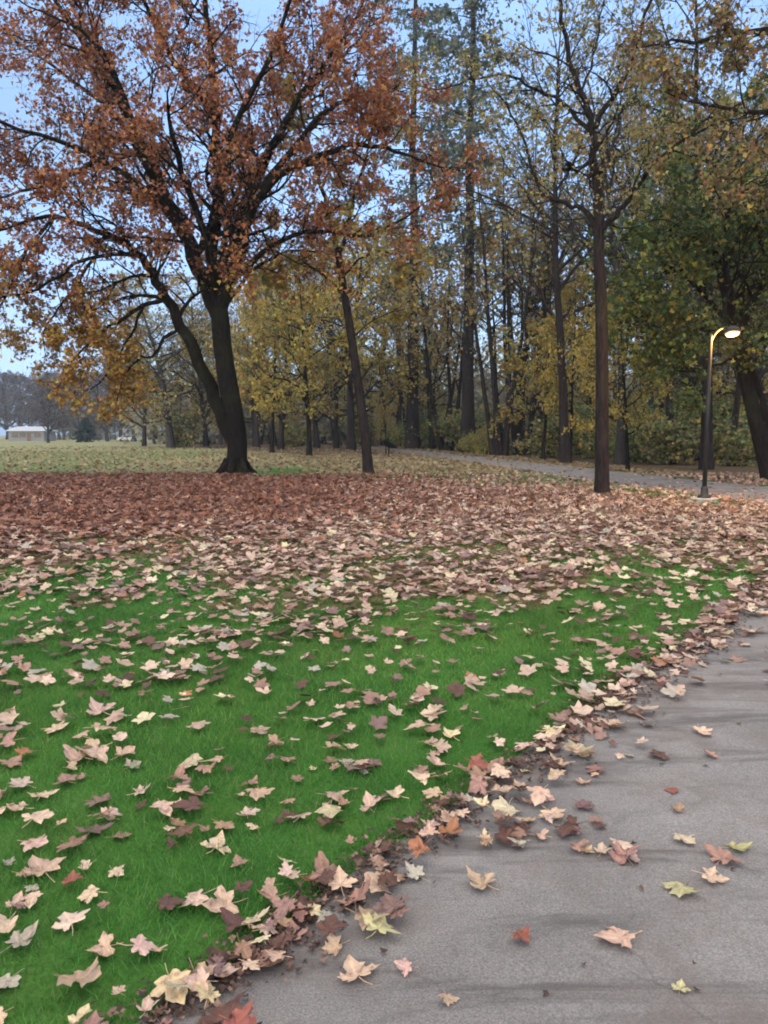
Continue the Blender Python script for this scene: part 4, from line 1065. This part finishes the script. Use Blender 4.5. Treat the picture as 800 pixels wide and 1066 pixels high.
for cell, l in cells.items():
    l.sort(key=lambda t: t[0])
    for q, (px, o) in enumerate(l):
        if cell[1] == 'path asphalt': b = f'{cell[0]} maple leaf on the bare path asphalt'
        elif cell[1] == 'path edge drift': b = f'{cell[0]} maple leaf in {cell[2]} part of path edge drift'
        else: b = f'{cell[0]} maple leaf on {cell[2]} {cell[3]} lawn'
        o['label'] = b if len(l) == 1 else b + f', {words(q + 1)} from left'
# the rest, one mass
RM = np.random.RandomState(8)
rest = [i for i in range(len(pts)) if i not in chosen]
X = np.concatenate([np.array([pts[i][0] for i in rest])] + massx)
Y = np.concatenate([np.array([pts[i][1] for i in rest])] + massy)
Sz = np.concatenate([np.array([pts[i][2] for i in rest])] + masss)
n = len(X)
cl = np.array([COLS[k] for k in ['pinkish tan', 'pale tan', 'light brown', 'purplish brown', 'dark brown', 'pale yellow', 'greyish tan', 'rusty orange']])
cr_ = np.array([(.26, .105, .062), (.34, .16, .10), (.17, .07, .045), (.40, .25, .18), (.10, .05, .04), (.33, .14, .07), (.46, .32, .23), (.25, .135, .095)])
ca = cl[RM.choice(8, n, p=np.array([5, 4.2, 4.4, 1.6, 2.6, 1.3, 1.2, .4]) / 20.7)]
cb = cr_[RM.choice(8, n, p=np.array([5, 4, 4, 1.6, 3, 1.3, .8, 3]) / 22.7)]
cs = np.array([(.30, .24, .13), (.36, .26, .15), (.20, .14, .09), (.42, .33, .20), (.28, .16, .08), (.16, .13, .07), (.24, .22, .11), (.34, .20, .09)])[RM.choice(8, n)]
redf = np.clip((Y - 9.0 - .55 * np.clip(X + 2, -9, 6)) / 5.5, 0, 1) * np.clip((4.5 + .08 * Y - X) / 8, .10, 1)
col = np.where(RM.rand(n)[:, None] < redf[:, None], cb, ca)
farf = np.clip((Y - 29.0) / 1.5, 0, 1)
col = np.where(RM.rand(n)[:, None] < farf[:, None], cs, col)
col = np.clip(col * (1 + RM.normal(0, .14, (n, 1))), .01, .9)
e = edge_dist(X, Y)
Z = np.where(e < 0, .03 + .03 * RM.rand(n) * np.clip(Y / 10, .4, 1.3), .014 + .03 * RM.rand(n))
near = Y < 13
A = scatter('fallen_leaves', np.stack([X, Y, Z], 1)[near], Sz[near] / 1.9, col[near], T_LOD, RM, flat=.5, curl=.3)
B = scatter('fallen_leaves', np.stack([X, Y, Z], 1)[~near], Sz[~near] / 1.8, col[~near], T_FAR, RM, flat=.75, curl=.4)
o = link('fallen_leaves', A, M_LITTER); tag(o, 'scattered tan and brown leaves on the lawn beyond the nearest ones', 'fallen leaves', kind='stuff')
o = link('fallen_leaves', B, M_LITTER); tag(o, 'thick red brown carpet of fallen leaves spreading round the great maple', 'leaf carpet', kind='stuff')
print('mass leaves', n)
# crumbs of broken leaf and dark debris along the path edge
def crumbs():
    R = np.random.RandomState(31)
    n = 15000; y = R.uniform(1.3, 14, n) ; s_ = np.abs(R.normal(0, .13, n)) * np.interp(y, [2, 6, 14], [.6, .9, 3.5]) * np.where(R.rand(n) < .3, -.6, 1)
    k = R.rand(n) < .06; s_[k] = R.uniform(0, 3.4, k.sum())
    sl = (edge_x(y + .3) - edge_x(y - .3)) / .6; nn = np.sqrt(1 + sl * sl)
    x = edge_x(y) + s_ * nn
    k = (R.rand(n) < .35 + .9 * vnoise(x, y, .25, 3)) & (np.abs(x) < .55 * y + .5); x, y, s_ = x[k], y[k], s_[k]
    c = np.array([(.07, .04, .03), (.16, .09, .065), (.28, .17, .12), (.045, .03, .025)])[R.choice(4, len(x), p=[.35, .3, .15, .2])]
    me = scatter('leaf_crumbs', np.stack([x, y, np.where(s_ > 0, .014, .02) + .008 * R.rand(len(x))], 1), R.uniform(.008, .030, len(x)), c, T_SMALL, R, flat=.5, curl=.6)
    tag(link('leaf_crumbs', me, M_LITTER), 'dark crumbs of broken leaf strewn along the path edge', 'leaf crumbs', kind='stuff')
crumbs()

# ================================================================== street lamp
def lathe(prof, seg=24):
    V = []; Fc = []
    for r, z in prof:
        for k in range(seg): a = 2 * PI * k / seg; V.append((r * math.cos(a), r * math.sin(a), z))
    for i in range(len(prof) - 1):
        for k in range(seg):
            a = i * seg + k; b = i * seg + (k + 1) % seg; Fc.append((a, b, b + seg, a + seg))
    Fc.append(tuple(range(seg))[::-1]); Fc.append(tuple((len(prof) - 1) * seg + k for k in range(seg)))
    return V, Fc
M_BLACK = plain_mat('black_paint', (.014, .014, .013), .6, 0.0, .2)
M_MATT = plain_mat('matt_black', (.006, .006, .007), .95, 0, .2)
M_MATT.node_tree.nodes['Principled BSDF'].inputs['Specular IOR Level'].default_value = .05
M_CONC = plain_mat('concrete', (.36, .34, .31), .9, 0, .25, 12)
M_LENS = plain_mat('lamp_lens', (.5, .42, .3), .3, 0, .02, emit=(1.0, .62, .22, .9))
def lamp():
    b = G(733, 522); b = Vector((b.x, b.y, 0))
    t = empty('street_lamp', b); tag(t, 'lit black street lamp on a round concrete footing beside the far path', 'street lamp')
    V, Fc = lathe([(.30, -.05), (.30, .07), (.28, .085)], 28); link('footing', mesh_py('footing', V, Fc), M_CONC, t)
    V, Fc = lathe([(.15, .085), (.15, .12), (.09, .15), (.075, .30), (.065, .34)], 20); link('base_plate', mesh_py('base_plate', V, Fc, True), M_BLACK, t)
    for k in range(4):
        a = PI / 4 + k * PI / 2; V, Fc = lathe([(.016, .12), (.016, .15), (.006, .16)], 6)
        V = [(x + .12 * math.cos(a), y + .12 * math.sin(a), z) for x, y, z in V]; link('bolt', mesh_py('bolt', V, Fc), M_BLACK, t)
    V, Fc = lathe([(.050, .30), (.044, 2.2), (.040, 3.62), (.047, 3.64), (.047, 3.70), (.02, 3.75)], 20); link('pole', mesh_py('pole', V, Fc, True), M_BLACK, t)
    tb = Tubes(); tb.add(catmull([Vector((0, 0, 3.54)), Vector((.08, -.01, 3.73)), Vector((.20, -.02, 3.85)), Vector((.34, -.03, 3.88))], 5), [.026] * 16, sides=10)
    link('arm', tb.mesh('arm'), M_BLACK, t)
    # shallow dish shaped head, tipped a little
    hc = Vector((.46, -.03, 3.82))
    V, Fc = lathe([(.20, -.06), (.215, -.03), (.205, .005), (.15, .055), (.07, .085), (.03, .10)], 28)
    rot = Matrix.Rotation(math.radians(-8), 3, 'Y')
    V = [tuple(rot @ Vector((v[0] * .82, v[1] * .7, v[2])) + hc) for v in V]
    hd = link('lamp_head', mesh_py('lamp_head', V, Fc, True), M_BLACK, t)
    V, Fc = lathe([(.06, -.135), (.14, -.115), (.185, -.085), (.192, -.0605)], 28)
    V = [tuple(rot @ Vector((v[0] * .82, v[1] * .7, v[2])) + hc) for v in V]
    link('lens', mesh_py('lens', V, Fc, True), M_LENS, hd)
    ld = bpy.data.lights.new('lamp_bulb', 'POINT'); ld.energy = LAMP_W; ld.color = (1.0, .52, .13); ld.shadow_soft_size = .06
    lo = bpy.data.objects.new('lamp_bulb', ld); C.objects.link(lo); lo.parent = t; lo.location = hc + Vector((-.03, -.12, -.22))
LAMP_W = 230.0
lamp()

# small dark tilted board on a post
def board_post():
    b = W(405, 470, 52); t = empty('marker_post', (b.x, 52, 0)); tag(t, 'small dark tilted board on a thin post near the slender leaning tree', 'marker post')
    tb = Tubes(); tb.add([Vector((0, 0, -.05)), Vector((0, 0, .6)), Vector((-.05, 0, 1.35))], [.05, .045, .04], sides=8)
    link('post', tb.mesh('post'), M_MATT, t)
    prof = [(-.42, .98), (-.36, 1.16), (-.05, 1.10), (.35, .86), (.60, .66), (.36, .62), (.02, .66), (-.25, .78)]
    V = [(x, -.10, z) for x, z in prof] + [(x, .10, z) for x, z in prof]; n = len(prof)
    Fc = [tuple(range(n)), tuple(range(2 * n - 1, n - 1, -1))] + [(i, i + n, (i + 1) % n + n, (i + 1) % n) for i in range(n)]
    link('board', mesh_py('board', V, Fc), M_MATT, t)
board_post()

# ================================================================== far building and car
def box(x0, x1, y0, y1, z0, z1):
    V = [(x, y, z) for z in (z0, z1) for y in (y0, y1) for x in (x0, x1)]
    return V, [(0, 2, 3, 1), (4, 5, 7, 6), (0, 1, 5, 4), (2, 6, 7, 3), (0, 4, 6, 2), (1, 3, 7, 5)]
def building():
    Y = 195.0; a, b = W(9, 455, Y).x, W(46, 455, Y).x; w = b - a
    t = empty('park_building', (a, Y, 0)); tag(t, 'long low pale building with a wide white roof across the field', 'building')
    mw = plain_mat('cream_wall', (.22, .22, .22), .8); mr = plain_mat('pale_roof', (.38, .39, .41), .7); mg = plain_mat('dark_glass', (.03, .035, .04), .2); md = plain_mat('brown_door', (.12, .07, .05), .6)
    link('wall', mesh_py('wall', *box(0, w, 0, 7, -.1, 2.5)), mw, t)
    V = [(-.6, -1, 2.5), (w + .6, -1, 2.5), (w + .6, 8, 2.5), (-.6, 8, 2.5), (.4, 3.5, 3.7), (w - .4, 3.5, 3.7)]
    link('roof', mesh_py('roof', V, [(0, 1, 5, 4), (2, 3, 4, 5), (1, 2, 5), (3, 0, 4), (3, 2, 1, 0)]), mr, t)
    for k in range(4):
        x = .9 + k * (w - 1.4) / 4
        if k == 2: link('door', mesh_py('door', *box(x, x + 1.0, -.06, .05, 0, 2.05)), md, t)
        else:
            wn = link('window', mesh_py('window', *box(x, x + 1.6, -.05, .05, 1.0, 2.0)), mg, t)
            link('sill', mesh_py('sill', *box(x - .08, x + 1.68, -.14, .06, .9, .997)), mw, wn)
building()
def car():
    Y = 185.0; x = W(133, 455, Y).x
    t = empty('parked_car', (x, Y, 0)); tag(t, 'small white car parked at the field edge left of the grey trunk', 'car')
    mp = plain_mat('white_paint', (.55, .57, .60), .3, 0, .03); mg = plain_mat('car_glass', (.02, .025, .03), .1); mt = plain_mat('tyre_rubber', (.02, .02, .02), .8)
    prof = [(-2.1, .35), (-2.15, .75), (-1.95, .95), (-1.2, 1.05), (-.7, 1.45), (.8, 1.48), (1.5, 1.1), (2.1, 1.0), (2.15, .4)]
    V = [(a, -.85 + (.12 if z > 1.2 else 0), z) for a, z in prof] + [(a, .85 - (.12 if z > 1.2 else 0), z) for a, z in prof]; n = len(prof)
    Fc = [tuple(range(n)), tuple(range(2 * n - 1, n - 1, -1))] + [(i, i + n, (i + 1) % n + n, (i + 1) % n) for i in range(n)]
    link('body', mesh_py('body', V, Fc), mp, t)
    V = [(-1.05, -.852, 1.06), (-.62, -.75, 1.40), (.72, -.75, 1.42), (1.3, -.852, 1.10)]; V2 = [(a, b - .02, c) for a, b, c in V]
    link('side_window', mesh_py('side_window', V + V2, [(4, 5, 6, 7), (0, 3, 2, 1), (0, 1, 5, 4), (1, 2, 6, 5), (2, 3, 7, 6), (3, 0, 4, 7)]), mg, t)
    for wx in (-1.35, 1.35):
        for wy in (-.8, .8):
            V, Fc = lathe([(.33, -.1), (.33, .1)], 18); V = [(wx + v[0], wy + v[2], .33 + v[1]) for v in V]
            link('wheel', mesh_py('wheel', V, Fc), mt, t)
car()

# ================================================================== haze
def haze():
    V, Fc = box(-420, 420, -40, 420, -1.0, 48.0)
    m, nt = newmat('haze_air')
    v = N(nt, 'ShaderNodeVolumePrincipled'); v.inputs['Color'].default_value = (.80, .87, 1, 1); v.inputs['Density'].default_value = HAZE; v.inputs['Anisotropy'].default_value = .2
    o = N(nt, 'ShaderNodeOutputMaterial'); L(nt, v.outputs[0], o.inputs['Volume'])
    m.volume_intersection_method = 'FAST' if hasattr(m, 'volume_intersection_method') else None
    tag(link('haze', mesh_py('haze', V, Fc), m), 'thin blue evening haze over the field and wood', 'haze', kind='stuff')
HAZE = .0004
if HAZE > 0: haze()

# ================================================================== light
SUN_EL, SUN_AZ = 16.0, 200.0      # behind the camera, low
w = bpy.data.worlds.new('World'); bpy.context.scene.world = w; w.use_nodes = True
nt = w.node_tree; nt.nodes.clear()
sky = N(nt, 'ShaderNodeTexSky', sky_type='NISHITA'); sky.sun_disc = False
sky.sun_elevation = math.radians(SUN_EL); sky.sun_rotation = math.radians(SUN_AZ)
sky.dust_density = 2.0; sky.air_density = 1.0; sky.ozone_density = 1.5
tc = N(nt, 'ShaderNodeTexCoord')
mp = N(nt, 'ShaderNodeMapping'); mp.inputs['Scale'].default_value = (1, 1, 2.5); L(nt, tc.outputs['Generated'], mp.inputs['Vector'])
no = N(nt, 'ShaderNodeTexNoise', Scale=2.2, Detail=5.0, Roughness=.55); L(nt, mp.outputs[0], no.inputs['Vector'])
r = ramp(nt, [(.35, (.30, .30, .30)), (.70, (.80, .80, .80))]); L(nt, no.outputs['Fac'], r.inputs[0])
cl_ = mix(nt, r.outputs[0], sky.outputs[0], (2.6, 4.2, 7.6))
sx = N(nt, 'ShaderNodeSeparateXYZ'); L(nt, tc.outputs['Generated'], sx.inputs[0])
el = N(nt, 'ShaderNodeMapRange'); el.inputs[1].default_value = .50; el.inputs[2].default_value = .80; L(nt, sx.outputs[2], el.inputs[0])
cl_ = mix(nt, el.outputs[0], cl_, (9.5, 9.2, 9.0))
bg = N(nt, 'ShaderNodeBackground', Strength=.10); L(nt, cl_, bg.inputs['Color'])
o = N(nt, 'ShaderNodeOutputWorld'); L(nt, bg.outputs[0], o.inputs['Surface'])
sl = bpy.data.lights.new('sun', 'SUN'); sl.energy = .5; sl.angle = math.radians(25); sl.color = (1, .93, .86)
so = bpy.data.objects.new('sun', sl); C.objects.link(so)
az = math.radians(SUN_AZ)
sd = Vector((math.sin(az) * math.cos(math.radians(SUN_EL)), math.cos(az) * math.cos(math.radians(SUN_EL)), math.sin(math.radians(SUN_EL))))
so.rotation_euler = sd.to_track_quat('Z', 'Y').to_euler()

# ================================================================== camera and render
cd = bpy.data.cameras.new('camera'); cam = bpy.data.objects.new('camera', cd); C.objects.link(cam)
cam.location = (0, 0, HC); cam.rotation_euler = (PI / 2 - PITCH, 0, 0)
cd.sensor_fit = 'VERTICAL'; cd.sensor_height = 24; cd.lens = 24 * F / 1066; cd.clip_start = .05; cd.clip_end = 3000
s = bpy.context.scene; s.camera = cam
s.view_settings.view_transform = 'Standard'; s.view_settings.look = 'None'; s.view_settings.exposure = 1.2; s.view_settings.gamma = 1
s.view_settings.use_curve_mapping = False
s.render.engine = 'CYCLES'
cy = s.cycles
cy.use_denoising = True
try: cy.denoiser = 'OPENIMAGEDENOISE'
except Exception: pass
cy.max_bounces = 4; cy.diffuse_bounces = 3; cy.glossy_bounces = 1; cy.transmission_bounces = 2; cy.volume_bounces = 1; cy.transparent_max_bounces = 4
cy.use_adaptive_sampling = True; cy.adaptive_threshold = .04
cy.filter_width = 1.9
